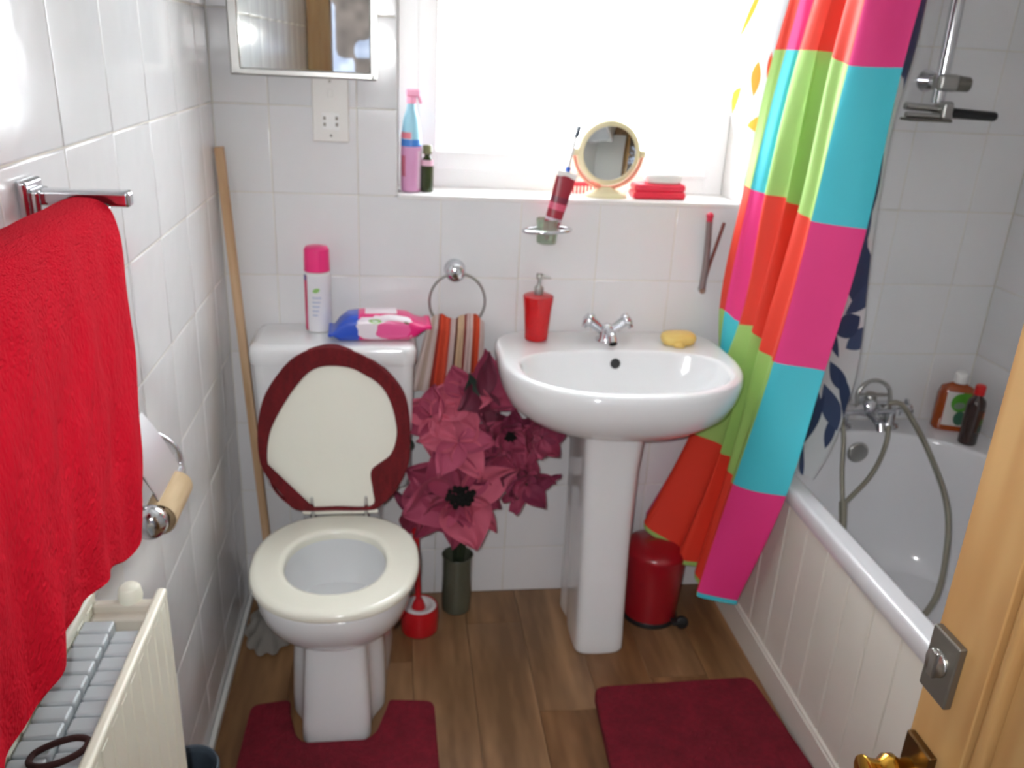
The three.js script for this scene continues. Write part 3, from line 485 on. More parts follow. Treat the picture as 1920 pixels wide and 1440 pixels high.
{
  const r = thing('towel_ring', 'chrome towel ring on the tiles between cistern and basin', 'towel ring', [0.561, 0.97, 0.0005]);
  part('mount', [tf(lathe([[0, 0.05], [0.012, 0.049], [0.021, 0.044], [0.025, 0.034], [0.024, 0.022], [0.018, 0.012], [0.026, 0.006], [0.027, 0]], 32), 0, 0, 0, Math.PI / 2)], M.chrome, r);
  const ring = []; for (let i = 0; i < 40; i++) { const a = (i / 40) * Math.PI * 2; ring.push([0.006 + 0.07 * Math.sin(a), -0.074 + 0.074 * Math.cos(a), 0.036 + 0.006 * Math.cos(a)]); }
  part('ring', tube(ring, 0.0032, 90, 10, true), M.chromeDull, r);
  // striped towel through the ring
  const t = thing('striped_hand_towel', 'orange, cream and brown striped hand towel hanging from the towel ring', 'towel', [0.567, 0.66, 0.036]);
  const stripe = canvasTex(512, 32, (g) => {
    g.fillStyle = '#cdbab4'; g.fillRect(0, 0, 512, 32);
    const bands = [[0, 30, '#d7c6bf'], [30, 60, '#c0aa9c'], [60, 95, '#d3c3bd'], [95, 118, '#b4463a'], [118, 190, '#dc5236'], [190, 205, '#b4463a'], [205, 250, '#cdb9b4'], [250, 272, '#6e3a34'], [272, 325, '#dcbf9c'], [325, 350, '#8d4a42'], [350, 405, '#d0b6b0'], [405, 470, '#d4512f'], [470, 512, '#c9b5ae']];
    for (const [a, b, c] of bands) { g.fillStyle = c; g.fillRect(a, 0, b - a, 32); }
  });
  const fold = (u) => 0.011 * Math.sin(u * 19) + 0.007 * Math.sin(u * 41 + 1);
  const mk = (zoff, len, flare) => (u, v) => { const s = v, sp = 0.086 + flare * Math.min(1, s * 1.6), x = (u - 0.5) * 2 * sp * (1 - 0.18 * (1 - s)) - 0.012 * s - (u < 0.25 ? (0.25 - u) * 0.09 * s : 0), top = 0.203 + 0.01 * Math.sin(u * 9 + 0.6) - 0.02 * (2 * u - 1) ** 2; return [x, top * (1 - s) + s * (0.203 - len) , zoff * Math.min(1, s * 6) + fold(u) * (0.5 + 0.5 * s) + 0.003]; };
  const stm = P({ map: stripe, roughness: 0.95, side: THREE.DoubleSide, bumpMap: rep(T.terry, 3), bumpScale: 0.002 });
  part('front_fall', surf(mk(0.017, 0.2, -0.004), 0, 1, 0, 1, 60, 20), stm, t);
  part('back_fall', surf(mk(-0.006, 0.17, -0.008), 0, 1, 0, 1, 60, 20), stm, t);
  part('corner_tab', box(0.024, 0.018, 0.006, 0.002).translate(-0.083, 0.02, 0.02), P({ color: 0xd9531f, roughness: 0.9 }), t, 'orange corner');
}
{
  const h = thing('toothbrush_holder', 'chrome wall holder with a glass tumbler under the window sill', 'holder', [0.782, 1.082, 0.0005]);
  part('arm', [rod([0, 0, 0], [0, 0, 0.024], 0.008), rod([0, 0, 0], [0, 0, 0.005], 0.018, 24)], M.chrome, h);
  const ring = []; for (let i = 0; i < 30; i++) { const a = (i / 30) * Math.PI * 2; ring.push([0.058 * Math.cos(a), 0.002 + 0.003 * Math.cos(a), 0.052 + 0.031 * Math.sin(a)]); }
  part('ring', tube(ring, 0.0045, 70, 10, true), M.chrome, h);
  part('tumbler', lathe([[0, -0.03], [0.022, -0.03], [0.0245, -0.027], [0.028, 0.03], [0.0262, 0.03], [0.0235, -0.024], [0, -0.025]], 32).translate(0, 0, 0.052), P({ color: 0xdfe8dc, roughness: 0.08, transmission: 0.8, thickness: 0, side: THREE.DoubleSide }), h, 'clear tumbler');
  const t = thing('toothpaste_tube', 'maroon toothpaste tube leaning in the tumbler under the sill', 'toothpaste', [0.784, 1.062, 0.052]);
  const tg = loft([[0, 0.008, 0.008], [0.012, 0.009, 0.009], [0.014, 0.017, 0.015], [0.03, 0.019, 0.016], [0.09, 0.022, 0.011], [0.15, 0.024, 0.004], [0.158, 0.024, 0.003]].map(([y, a, b]) => egg(0, y, 0, a, b, b, 2.2, 32)), true, true);
  const tt = canvasTex(64, 256, (g) => { g.fillStyle = '#9c2436'; g.fillRect(0, 0, 64, 256); g.fillStyle = '#d75a78'; g.fillRect(0, 110, 64, 26); g.fillStyle = '#7d2a40'; g.fillRect(0, 84, 64, 22); g.fillStyle = '#c9b6c4'; g.fillRect(0, 168, 64, 12); });
  { const q = tg.attributes.position, u = tg.attributes.uv; for (let i = 0; i < q.count; i++) u.setXY(i, q.getX(i) * 20, q.getY(i) / 0.16); }
  const tb = part('tube', tf(tg, 0, 0, 0, 0, 0, -0.24), P({ map: tt, roughness: 0.35, side: THREE.DoubleSide }), t);
  part('crimp', tf(boxAt(-0.025, 0.025, 0.154, 0.168, -0.003, 0.003, 0.001), 0, 0, 0, 0, 0, -0.24), M.whitePlastic, tb);
  const b = thing('toothbrush', 'toothbrush with a blue grip standing in the tumbler under the sill', 'toothbrush', [0.79, 1.06, 0.06]);
  part('handle', rod([0, 0, 0], [0.05, 0.245, -0.02], 0.0038, 10), M.whitePlastic, b);
  part('grip', rod([0.026, 0.128, -0.01], [0.036, 0.176, -0.0145], 0.0065, 12), P({ color: 0x3264c8, roughness: 0.4 }), b, 'blue grip');
  part('head', [box(0.011, 0.028, 0.006, 0.002).rotateZ(-0.2).translate(0.053, 0.258, -0.021), box(0.009, 0.022, 0.01, 0.002).rotateZ(-0.2).translate(0.053, 0.259, -0.013)], M.slate, b);
}
{
  const t = thing('wall_tongs', 'slim grey tongs with a red tip hanging on the tiles beside the shower curtain', 'tongs', [1.213, 0.925, 0.0005]);
  part('arm', tube([[0, 0.006, 0.008], [-0.001, 0.07, 0.014], [-0.006, 0.14, 0.02], [-0.011, 0.187, 0.026]], 0.0085, 30, 10), P({ color: 0x8b7c7c, metalness: 0.3, roughness: 0.4 }), t);
  part('arm', tube([[0.002, 0.006, 0.006], [0.012, 0.07, 0.008], [0.025, 0.13, 0.008], [0.036, 0.18, 0.008]], 0.0042, 30, 10), P({ color: 0x8a4a40, roughness: 0.4 }), t);
  part('tip', [ball(0.0095, -0.012, 0.2, 0.028), rod([-0.011, 0.186, 0.026], [-0.012, 0.2, 0.028], 0.008)], P({ color: 0xd2324e, roughness: 0.4 }), t, 'red tip');
  part('pivot', [rod([0, 0.002, 0], [0, 0.002, 0.014], 0.009, 16)], M.chromeDull, t);
}

// ------------------------------------------------------------ window sill things
{
  const a = thing('spray_bottle', 'tall pink and blue spray bottle at the left end of the window sill', 'bottle', [0.4515, SILL, -0.06]);
  const prof = [[0, 0], [0.022, 0], [0.025, 0.004], [0.0255, 0.1], [0.0245, 0.135], [0.02, 0.17], [0.012, 0.195], [0.01, 0.205], [0.01, 0.212]];
  const tx = canvasTex(64, 256, (g) => { g.fillStyle = '#9fd2e6'; g.fillRect(0, 0, 64, 256); g.fillStyle = '#d79cc4'; g.fillRect(0, 118, 64, 138); g.fillStyle = '#3f7fd0'; g.fillRect(0, 104, 64, 20); g.fillStyle = '#e07f90'; g.fillRect(30, 84, 34, 18); g.fillStyle = '#e5c6dc'; g.fillRect(14, 136, 14, 110); g.fillStyle = '#c46a80'; g.fillRect(40, 150, 12, 60); });
  const g = lathe(prof, 32); { const q = g.attributes.position, u = g.attributes.uv; for (let i = 0; i < q.count; i++) u.setY(i, q.getY(i) / 0.212); for (let i = 0; i < q.count; i++) u.setX(i, u.getX(i) * 2); }
  tx.wrapS = THREE.RepeatWrapping;
  part('body', g, P({ map: tx, roughness: 0.3, side: THREE.DoubleSide }), a);
  part('trigger', [lathe([[0.012, 0.208], [0.012, 0.222], [0, 0.224]], 20), box(0.034, 0.018, 0.014, 0.005).translate(0.004, 0.232, 0), box(0.008, 0.02, 0.01, 0.003).rotateZ(0.3).translate(0.02, 0.218, 0)], P({ color: 0xf5a9c6, roughness: 0.4 }), a, 'pale pink trigger head');
  const b = thing('small_dark_bottle', 'small dark green bottle beside the spray bottle on the window sill', 'bottle', [0.491, SILL, -0.058]);
  part('body', lathe([[0, 0], [0.014, 0], [0.0155, 0.003], [0.0155, 0.068], [0.012, 0.08], [0.0075, 0.086], [0.0075, 0.094]], 28), M.greenGlass, b);
  part('contents', lathe([[0, 0.002], [0.0135, 0.002], [0.0135, 0.06], [0, 0.06]], 24), S({ color: 0x23240f, roughness: 0.4 }), b);
  part('label', new THREE.CylinderGeometry(0.0158, 0.0158, 0.014, 28, 1, true, -1.3, 2.6).translate(0, 0.071, 0), P({ color: 0xe6b9cc, roughness: 0.4, side: THREE.DoubleSide }), b, 'pale pink label');
  part('cap', lathe([[0.0115, 0.092], [0.0115, 0.112], [0, 0.113]], 24), P({ color: 0x6f7048, roughness: 0.4 }), b);
}
{
  const m = thing('vanity_mirror', 'round magnifying mirror with a cream rim on the window sill', 'mirror', [0.946, SILL, -0.055]);
  const hub = [0.0, 0.11, 0];
  part('base', loft([[0, 0.056, 0.03], [0.006, 0.056, 0.03], [0.012, 0.045, 0.024], [0.022, 0.02, 0.014], [0.026, 0.012, 0.01]].map(([y, a, b]) => egg(0, y, 0, a, b, b, 2.2, 40)), true, true), M.beige, m);
  const yoke = []; for (let i = 0; i <= 20; i++) { const t = Math.PI + (i / 20) * Math.PI; yoke.push([0.087 * Math.cos(t), hub[1] + 0.087 * Math.sin(t), 0]); }
  part('yoke', tube(yoke, 0.005, 50, 10), P({ color: 0xf2a088, roughness: 0.4 }), m, 'pinkish curved yoke');
  part('knob', [rod([-0.08, hub[1], 0], [-0.094, hub[1], 0], 0.01)], M.beige, m);
  part('knob', [rod([0.08, hub[1], 0], [0.094, hub[1], 0], 0.01)], M.beige, m);
  part('rim', tf(lathe([[0.066, 0.01], [0.07, 0.012], [0.078, 0.01], [0.081, 0.002], [0.08, -0.008], [0.066, -0.012], [0, -0.012]], 56), hub[0], hub[1], hub[2], Math.PI / 2 + 0.06), M.beige, m, 'cream rim');
  part('mirror_glass', tf(lathe([[0, 0.002], [0.03, 0.0035], [0.055, 0.0075], [0.0675, 0.0105]], 56), hub[0], hub[1], hub[2], Math.PI / 2 + 0.06), M.mirror, m);
  const r = thing('red_soap_box', 'red plastic soap box lying on the window sill', 'box', [1.084, SILL, -0.06], 0.03);
  part('tray', box(0.14, 0.02, 0.06, 0.009, 4).translate(0, 0.0105, 0), P({ color: 0xe8304a, roughness: 0.3 }), r);
  part('lid', box(0.136, 0.02, 0.056, 0.009, 4).translate(0, 0.029, 0), P({ color: 0xee3c55, roughness: 0.3 }), r);
  const w = thing('white_soap_bar', 'white bar lying on top of the red box on the window sill', 'soap', [1.095, SILL + 0.0393, -0.06]);
  part('bar', loft([[0, 0.042, 0.018], [0.004, 0.048, 0.022], [0.016, 0.05, 0.024], [0.024, 0.044, 0.02], [0.026, 0.03, 0.012]].map(([y, a, b]) => egg(0, y, 0, a, b, b, 3, 36)), true, true), M.whitePlastic, w);
  const k = thing('red_comb', 'red comb lying behind the round mirror on the window sill', 'comb', [0.885, SILL, -0.1], 0.2);
  part('spine', box(0.12, 0.012, 0.012, 0.004).translate(0, 0.025, 0), P({ color: 0xe8304a, roughness: 0.3 }), k);
  for (let i = 0; i < 12; i++) part('tooth', box(0.004, 0.022, 0.004, 0.001, 1).translate(-0.055 + i * 0.01, 0.011, 0), P({ color: 0xe8304a, roughness: 0.3 }), k);
}

// ------------------------------------------------------------ curtains
{
  const rail = thing('curtain_rail', 'white curtain rail above the bath', 'rail', [1.46, 2.04, 0]);
  part('pole', rod([0, 0, 0.001], [0, 0, ZF - 0.02], 0.0125, 16), M.whitePlastic, rail);
  part('end_cap', rod([0, 0, 0.0005], [0, 0, 0.012], 0.026, 24), M.whitePlastic, rail);
  const c = thing('shower_curtain', 'patchwork shower curtain in pink, turquoise, orange and lime hanging over the bath edge', 'curtain', [1.3, 0.19, 0.2]);
  const G = [
    [[1.49, 2.03, 0.36], [1.45, 2.03, 0.31], [1.47, 2.03, 0.24], [1.44, 2.03, 0.2], [1.47, 2.03, 0.16], [1.44, 2.03, 0.1], [1.46, 2.03, 0.05]],
    [[1.478, 1.82, 0.352], [1.385, 1.82, 0.302], [1.405, 1.82, 0.225], [1.375, 1.82, 0.2], [1.375, 1.82, 0.135], [1.352, 1.82, 0.1], [1.35, 1.82, 0.065]],
    [[1.453, 1.496, 0.35], [1.358, 1.495, 0.3], [1.356, 1.518, 0.22], [1.328, 1.522, 0.2], [1.317, 1.522, 0.13], [1.305, 1.522, 0.1], [1.289, 1.521, 0.07]],
    [[1.441, 1.162, 0.35], [1.337, 1.167, 0.3], [1.343, 1.182, 0.22], [1.31, 1.2, 0.2], [1.285, 1.201, 0.13], [1.267, 1.206, 0.1], [1.264, 1.21, 0.07]],
    [[1.402, 0.833, 0.362], [1.302, 0.834, 0.3], [1.307, 0.845, 0.22], [1.287, 0.885, 0.2], [1.275, 0.877, 0.13], [1.25, 0.896, 0.09], [1.246, 0.892, 0.06]],
    [[1.336, 0.533, 0.418], [1.252, 0.506, 0.3], [1.276, 0.521, 0.22], [1.25, 0.556, 0.2], [1.212, 0.557, 0.08], [1.27, 0.55, 0.06], [1.3, 0.55, 0.05]],
    [[1.292, 0.188, 0.342], [1.2, 0.187, 0.3], [1.232, 0.21, 0.22], [1.182, 0.222, 0.17], [1.109, 0.285, 0.07], [1.19, 0.265, 0.05], [1.235, 0.26, 0.045]],
  ].map((r) => r.map(([x, y, z]) => [x - 1.3, y - 0.19, z - 0.2]));
  const g0 = gridFn(G);
  const fn = (u, v) => { const p = g0(u, v); const s = Math.max(0, Math.min(1, (u - 1) / 0.3)) * Math.max(0, Math.min(1, (4.2 - u) / 0.4)); const k = 0.6 + 0.12 * v; p[0] += s * 0.012 * k * Math.sin((u - 1) * 6.6 + 0.5 * Math.sin(v * 0.9)); p[2] += 0.004 * Math.sin(u * 5 + v * 2.3); return p; };
  const cl = (hex) => P({ color: hex, roughness: 0.6, transmission: 0.14, thickness: 0, sheen: 0.2, sheenRoughness: 0.5, side: THREE.DoubleSide, bumpMap: rep(T.weave, 4), bumpScale: 0.0002 });
  const lin = (a, b, c) => cl(new THREE.Color().setRGB(a, b, c)), pink = lin(0.96, 0.045, 0.28), cyan = lin(0.07, 0.66, 0.79), orange = lin(0.88, 0.05, 0.022), lime = lin(0.4, 0.66, 0.17);
  const cols = [[0, 1, [pink, cyan], 12], [1, 4, [orange, lime], 40], [4, 5, [pink, cyan], 10], [5, 6, [orange, lime], 10]];
  for (const [u0, u1, m, nu] of cols) {
    for (let k = 0; k < 6; k++) part('patch', surf(fn, u0, u1, k, k + 1, nu, 22), m[(5 - k) % 2], c);
    part('hem', surf((u, v) => { const p = fn(u, 6); return [p[0], p[1] - 0.011 * v, p[2] + 0.0015]; }, u0, u1, -0.2, 1, nu, 2), m[1], c);
  }
  // curtain hooks
  for (let i = 0; i < 7; i++) part('hook', tube([[G[0][i][0], G[0][i][1] - 0.01, G[0][i][2]], [0.16, 1.85, G[0][i][2] - 0.015], [0.16, 1.868, G[0][i][2]], [0.17, 1.85, G[0][i][2] + 0.012], [G[0][i][0], G[0][i][1] - 0.005, G[0][i][2] + 0.004]], 0.0018, 16, 6), M.chromeDull, c);
  // inner liner with leaf print
  const ln = thing('curtain_liner', 'translucent white inner curtain with leaf print behind the patchwork curtain', 'curtain', [1.42, 0.48, 0.15]);
  const L = [
    [[1.36, 2.02, 0.03], [1.42, 2.02, 0.05], [1.47, 2.02, 0.14], [1.5, 2.02, 0.3]],
    [[1.205, 1.6, 0.036], [1.32, 1.6, 0.045], [1.43, 1.58, 0.13], [1.5, 1.566, 0.3]],
    [[1.2, 1.42, 0.036], [1.325, 1.42, 0.043], [1.43, 1.4, 0.12], [1.489, 1.4, 0.3]],
    [[1.27, 1.22, 0.036], [1.335, 1.21, 0.04], [1.43, 1.2, 0.12], [1.492, 1.21, 0.3]],
    [[1.31, 1.04, 0.036], [1.36, 1.04, 0.04], [1.43, 1.04, 0.12], [1.502, 1.04, 0.3]],
    [[1.33, 0.885, 0.036], [1.38, 0.885, 0.04], [1.44, 0.885, 0.12], [1.512, 0.885, 0.3]],
    [[1.39, 0.74, 0.05], [1.41, 0.74, 0.06], [1.45, 0.74, 0.14], [1.515, 0.74, 0.29]],
    [[1.415, 0.6, 0.1], [1.425, 0.6, 0.12], [1.45, 0.6, 0.17], [1.505, 0.6, 0.28]],
    [[1.43, 0.5, 0.13], [1.435, 0.5, 0.15], [1.45, 0.5, 0.2], [1.475, 0.5, 0.28]],
  ].map((r) => r.map(([x, y, z]) => [x - 1.42, y - 0.48, z - 0.15]));
  const l0 = gridFn(L);
  const lf = (u, v) => { const p = l0(u, v); p[0] += 0.006 * Math.sin(u * 9 + v); return p; };
  const print = canvasTex(512, 1024, (g, w, h) => {
    g.fillStyle = '#eef0f2'; g.fillRect(0, 0, w, h);
    const leaf = (x, y, l, wd, a, c) => { g.save(); g.translate(x, y); g.rotate(a); g.fillStyle = c; g.beginPath(); g.moveTo(0, -l); g.quadraticCurveTo(wd, 0, 0, l); g.quadraticCurveTo(-wd, 0, 0, -l); g.fill(); g.restore(); };
    for (let k = 0; k < 40; k++) leaf(rr(330, 520), rr(0, h), rr(38, 74), rr(30, 58), rr(-0.9, 0.9), ['#33446c', '#3c4d76', '#465780'][k % 3]);
    for (let k = 0; k < 10; k++) leaf(rr(170, 330), rr(0, h), rr(20, 40), rr(14, 26), rr(-0.9, 0.9), '#42557e');
    const arcs = [['#f0a23c', 60, 128, 0.5], ['#f0b848', 40, 268, 0.9], ['#f0b848', 110, 300, 1.5], ['#e8562e', 140, 210, 0.1], ['#f4923c', 100, 228, 0.2], ['#e8562e', 128, 60, 0.1], ['#f0b848', 30, 60, -0.4]];
    for (const [c, x, y, a] of arcs) leaf(x, y, 34, 22, a, c);
  });
  print.flipY = true;
  part('sheet', surf(lf, 0, 3, 0, 8, 40, 80, (u, v) => [u / 3, 1 - v / 8]), P({ map: print, roughness: 0.9, transmission: 0.45, thickness: 0, side: THREE.DoubleSide }), ln);
}

// ------------------------------------------------------------ left wall: stick, roll holder, towel, radiator
{
  const s = thing('wooden_pole', 'plain wooden pole leaning in the corner behind the toilet', 'pole', [0.074, 0, 0.034]);
  const g = box(0.02, 1.255, 0.02, 0.002).translate(0, 0.6275, 0).rotateZ(0.0475);
  part('shaft', g, M.stick, s);
}
{
  const h = thing('toilet_roll_holder', 'chrome toilet roll holder with a cover flap on the left wall', 'roll holder', [0.0005, 0.8, 0.86]);
  const flap = (u, v) => { const a = v; return [0.014 + 0.05 * a + 0.003 * Math.sin(a * 3), 0.125 - 0.1 * a + 0.002 * Math.sin(a * 3.1), -0.062 + 0.125 * u]; };
  const f1 = surf(flap, 0, 1, 0, 1, 4, 14), f2 = surf((u, v) => { const p = flap(u, v); return [p[0] - 0.0015, p[1] - 0.0015, p[2]]; }, 0, 1, 0, 1, 4, 14);
  part('backplate', boxAt(0, 0.006, 0.07, 0.135, -0.06, 0.06, 0.003), M.chromeDull, h);
  part('flap', [f1, f2], M.steel, h, 'pale metal cover flap');
  part('arm', tube([[0.004, 0.1, -0.052], [0.03, 0.085, -0.066], [0.058, 0.055, -0.072], [0.062, 0.028, -0.07], [0.062, 0.02, -0.058]], 0.0042, 30, 10), M.chrome, h);
  part('spindle', [rod([0.062, 0.02, -0.066], [0.062, 0.022, 0.1], 0.0075, 16)], M.chrome, h);
  part('end_knob', [tf(lathe([[0, 0.034], [0.012, 0.033], [0.022, 0.026], [0.0255, 0.014], [0.024, 0.004], [0.016, 0]], 28), 0.06, 0.022, 0.094, Math.PI / 2)], M.chrome, h, 'round chrome end knob');
  const r = thing('cardboard_tube', 'bare cardboard tube of a used-up toilet roll on the holder', 'cardboard tube', [0.0625, 0.8, 0.878]);
  const tg = lathe([[0.0235, -0.055], [0.0255, -0.055], [0.0255, 0.055], [0.0235, 0.055], [0.0235, -0.055]], 36).rotateX(Math.PI / 2).translate(0, 0.006, 0.0);
  part('tube', tg, M.card, r);
}
{
  const b = thing('towel_rail', 'chrome towel rail standing out from the left wall', 'towel rail', [0.0005, 1.3, 1.07]);
  part('rose', [boxAt(0, 0.012, -0.022, 0.03, -0.024, 0.024, 0.005), boxAt(0.01, 0.022, -0.012, 0.02, -0.018, 0.018, 0.005)], M.chrome, b);
  part('post', [boxAt(0.015, 0.115, 0.0, 0.019, -0.012, 0.008, 0.005)], M.chrome, b);
  part('bar', rod([0.084, -0.002, 0], [0.084, -0.002, 0.6], 0.0075, 16), M.chrome, b); part('bar', rod([0.05, -0.002, 0], [0.05, -0.002, 0.6], 0.0075, 16), M.chrome, b);
  part('far_post', [boxAt(0, 0.012, -0.022, 0.03, 0.576, 0.624, 0.005), boxAt(0.01, 0.117, -0.006, 0.012, 0.59, 0.61, 0.004)], M.chrome, b);
  // red bath towel over the rail: profile in x/y swept along z, with folds
  const t = thing('red_bath_towel', 'thick red bath towel hanging on the towel rail', 'towel', [0.08, 0.93, 1.3]);
  const prof = [[0.03, 0.98], [0.028, 1.1], [0.03, 1.22], [0.034, 1.285], [0.042, 1.306], [0.056, 1.3125], [0.07, 1.3135], [0.084, 1.3115], [0.096, 1.303], [0.103, 1.28], [0.107, 1.22], [0.108, 1.1], [0.105, 1.0], [0.099, 0.925]];
  const pc = new THREE.CatmullRomCurve3(prof.map(([x, y]) => new THREE.Vector3(x, y, 0)), false, 'centripetal');
  const tw = (u, v) => {   // u along the profile from the wall side over the rail and down the front, v along z
    const p = pc.getPoint(Math.max(0, Math.min(1, u))), down = Math.max(0, (u - 0.62) / 0.38), back = Math.max(0, (0.35 - u) / 0.35);
    const z0 = 1.09 + 0.03 * down * down, z = z0 + v * (0.52 - 0.03 * down), w = Math.sin(Math.min(1, v * 12) * Math.PI / 2);
    const f = (0.005 * Math.sin(z * 46 + p.y * 6) + 0.0025 * Math.sin(z * 93 - p.y * 11) + 0.002 * Math.sin(z * 30 + p.y * 30)) * down;
    const hem = down > 0 ? (0.008 * Math.sin(z * 20) - 0.022 * Math.exp(-(((z - 1.17) / 0.04) ** 2))) * down ** 3 : 0;
    return [p.x + f * (u > 0.5 ? 1 : 0) * w + 0.001 * Math.sin(z * 70 + p.y * 50) - 0.08, p.y + hem - 0.93, z - 1.3];
  };
  const out = surf(tw, 0, 1, 0, 1, 120, 90, (u, v) => [u * 0.75, v * 0.52]);
  const inn = surf((u, v) => { const p = tw(u, v), q = pc.getTangent(Math.max(0.001, Math.min(0.999, u))); return [p[0] - q.y * -0.009, p[1] - q.x * 0.009, p[2]]; }, 0, 1, 0, 1, 60, 40, (u, v) => [u * 0.75, v * 0.52]);
  const rim = (v) => surf((u, w) => { const p = tw(u, v), q = pc.getTangent(Math.max(0.001, Math.min(0.999, u))), k = Math.max(0, Math.min(1, w)); return [p[0] + q.y * 0.009 * k, p[1] - q.x * 0.009 * k, p[2] + (v < 0.5 ? -1 : 1) * 0.004 * Math.sin(k * Math.PI)]; }, 0, 1, 0, 1, 60, 4);
  const rimU = (u) => surf((v, w) => { const p = tw(u, v), q = pc.getTangent(Math.max(0.001, Math.min(0.999, u))), k = Math.max(0, Math.min(1, w)); return [p[0] + q.y * 0.009 * k, p[1] - q.x * 0.009 * k - 0.003 * Math.sin(k * Math.PI), p[2]]; }, 0, 1, 0, 1, 60, 4);
  part('cloth', [out, inn, rim(0), rim(1), rimU(0), rimU(1)], M.redTowel, t);
}
{
  const r = thing('radiator', 'cream double panel radiator on the left wall with ribbed front', 'radiator', [0.0005, 0.23, 1.15]);
  const L = 0.8, H = 0.605;
  const sheet = (x0, x1) => {   // pressed panel: rolled top and bottom, raised vertical ribs between them
    const g = [boxAt(x0, x1 - 0.002, 0.004, H - 0.004, 0, L, 0.002), boxAt(x0, x1, H - 0.014, H, 0, L, 0.005), boxAt(x0, x1, 0, 0.03, 0, L, 0.005), boxAt(x0, x1 - 0.001, 0.002, H - 0.002, 0, 0.012, 0.003)];
    for (let i = 0; i < 24; i++) g.push(boxAt(x1 - 0.006, x1 - 0.0003, 0.012, H - 0.012, 0.014 + i * 0.0325, 0.014 + i * 0.0325 + 0.021, 0.0025, 2));
    return g;
  };
  part('front_panel', sheet(0.116, 0.129), M.cream, r, 'cream ribbed front panel');
  part('back_panel', sheet(0.03, 0.042), M.cream, r);
  const fins = part('convector', boxAt(0.078, 0.081, 0.06, H - 0.03, 0.05, L - 0.03, 0), M.fin, r, 'grey convector fins between the panels');
  for (let i = 0; i < 30; i++) for (const s of [0, 1]) {
    const z = 0.05 + i * 0.024 + s * 0.012, x0 = s ? 0.081 : 0.043, x1 = s ? 0.115 : 0.079;
    part('fin', boxAt(x0, x1, 0.06, H - 0.012 - s * 0.006, z, z + 0.0215, 0.003, 1), M.fin, fins);
  }
  part('end_bracket', [boxAt(0.042, 0.116, H - 0.06, H - 0.012, 0.006, 0.02, 0.004), boxAt(0.042, 0.116, H - 0.045, H - 0.022, 0.018, 0.034, 0.006)], P({ color: 0xcfc8ba, roughness: 0.4 }), r, 'pale metal end piece');
  part('bleed_valve', [lathe([[0.014, 0], [0.015, 0.006], [0.013, 0.018], [0.009, 0.022], [0, 0.023]], 20).translate(0.085, H - 0.014, 0.006)], M.cream, r);
  part('wall_bracket', boxAt(0, 0.031, 0.1, 0.5, 0.1, 0.13, 0.002), M.cream, r); part('wall_bracket', boxAt(0, 0.031, 0.1, 0.5, 0.66, 0.69, 0.002), M.cream, r);
  part('pipe', [rod([0.08, -0.23, 0.03], [0.08, 0.02, 0.03], 0.0075), rod([0.08, -0.23, 0.77], [0.08, 0.02, 0.77], 0.0075)], M.whitePlastic, r);
  const h = thing('hair_band', 'dark brown hair band lying on top of the radiator', 'hair band', [0.089, 0.8235, 1.415]);
  const ring = [[-0.021, 0.004, 0.014], [-0.008, 0.004, 0.018], [0.01, 0.004, 0.012], [0.024, 0.004, -0.002], [0.024, 0.004, -0.014], [0.012, 0.004, -0.018], [-0.006, 0.004, -0.012], [-0.022, 0.004, 0.002]];
  part('elastic', tube(ring, 0.0034, 70, 10, true), M.hairband, h);
}

// ------------------------------------------------------------ floor things
function mat(name, label, pts, at) {
  const t = thing(name, label, 'bath mat', at);
  const g = extrude(shapeOf(pts), 0.012, 0.006, 3).rotateX(Math.PI / 2).translate(0, 0.0185, 0);
  part('pile', uvBox(g), M.mat, t);
  part('backing', extrude(shapeOf(pts), 0.001).rotateX(Math.PI / 2).translate(0, 0.0015, 0), S({ color: 0x5a1420, roughness: 0.9 }), t);
}
const rc = (pts, r) => { const out = []; pts.forEach(([x, y], i) => { const a = pts[(i + pts.length - 1) % pts.length], b = pts[(i + 1) % pts.length], da = Math.hypot(a[0] - x, a[1] - y), db = Math.hypot(b[0] - x, b[1] - y), q = Math.min(r, da / 2.2, db / 2.2), p0 = [x + ((a[0] - x) * q) / da, y + ((a[1] - y) * q) / da], p1 = [x + ((b[0] - x) * q) / db, y + ((b[1] - y) * q) / db]; for (let k = 0; k <= 6; k++) { const t = k / 6; out.push([p0[0] * (1 - t) ** 2 + 2 * x * t * (1 - t) + p1[0] * t * t, p0[1] * (1 - t) ** 2 + 2 * y * t * (1 - t) + p1[1] * t * t]); } }); return out; };
mat('pedestal_mat', 'dark red mat cut out around the foot of the toilet', rc([[-0.205, -0.115], [-0.114, -0.128], [-0.113, -0.09], [-0.09, -0.01], [-0.07, 0.012], [0.07, 0.012], [0.09, -0.01], [0.113, -0.09], [0.118, -0.112], [0.225, -0.1], [0.235, 0.4], [-0.215, 0.4]], 0.022), [TX, 0.0002, 0.57]);
mat('bath_mat', 'dark red mat on the floor beside the bath', rc([[-0.215, -0.006], [0.2, -0.016], [0.228, 0.28], [0.222, 0.62], [-0.27, 0.62], [-0.23, 0.25]], 0.03), [1.118, 0.0002, 0.455]);
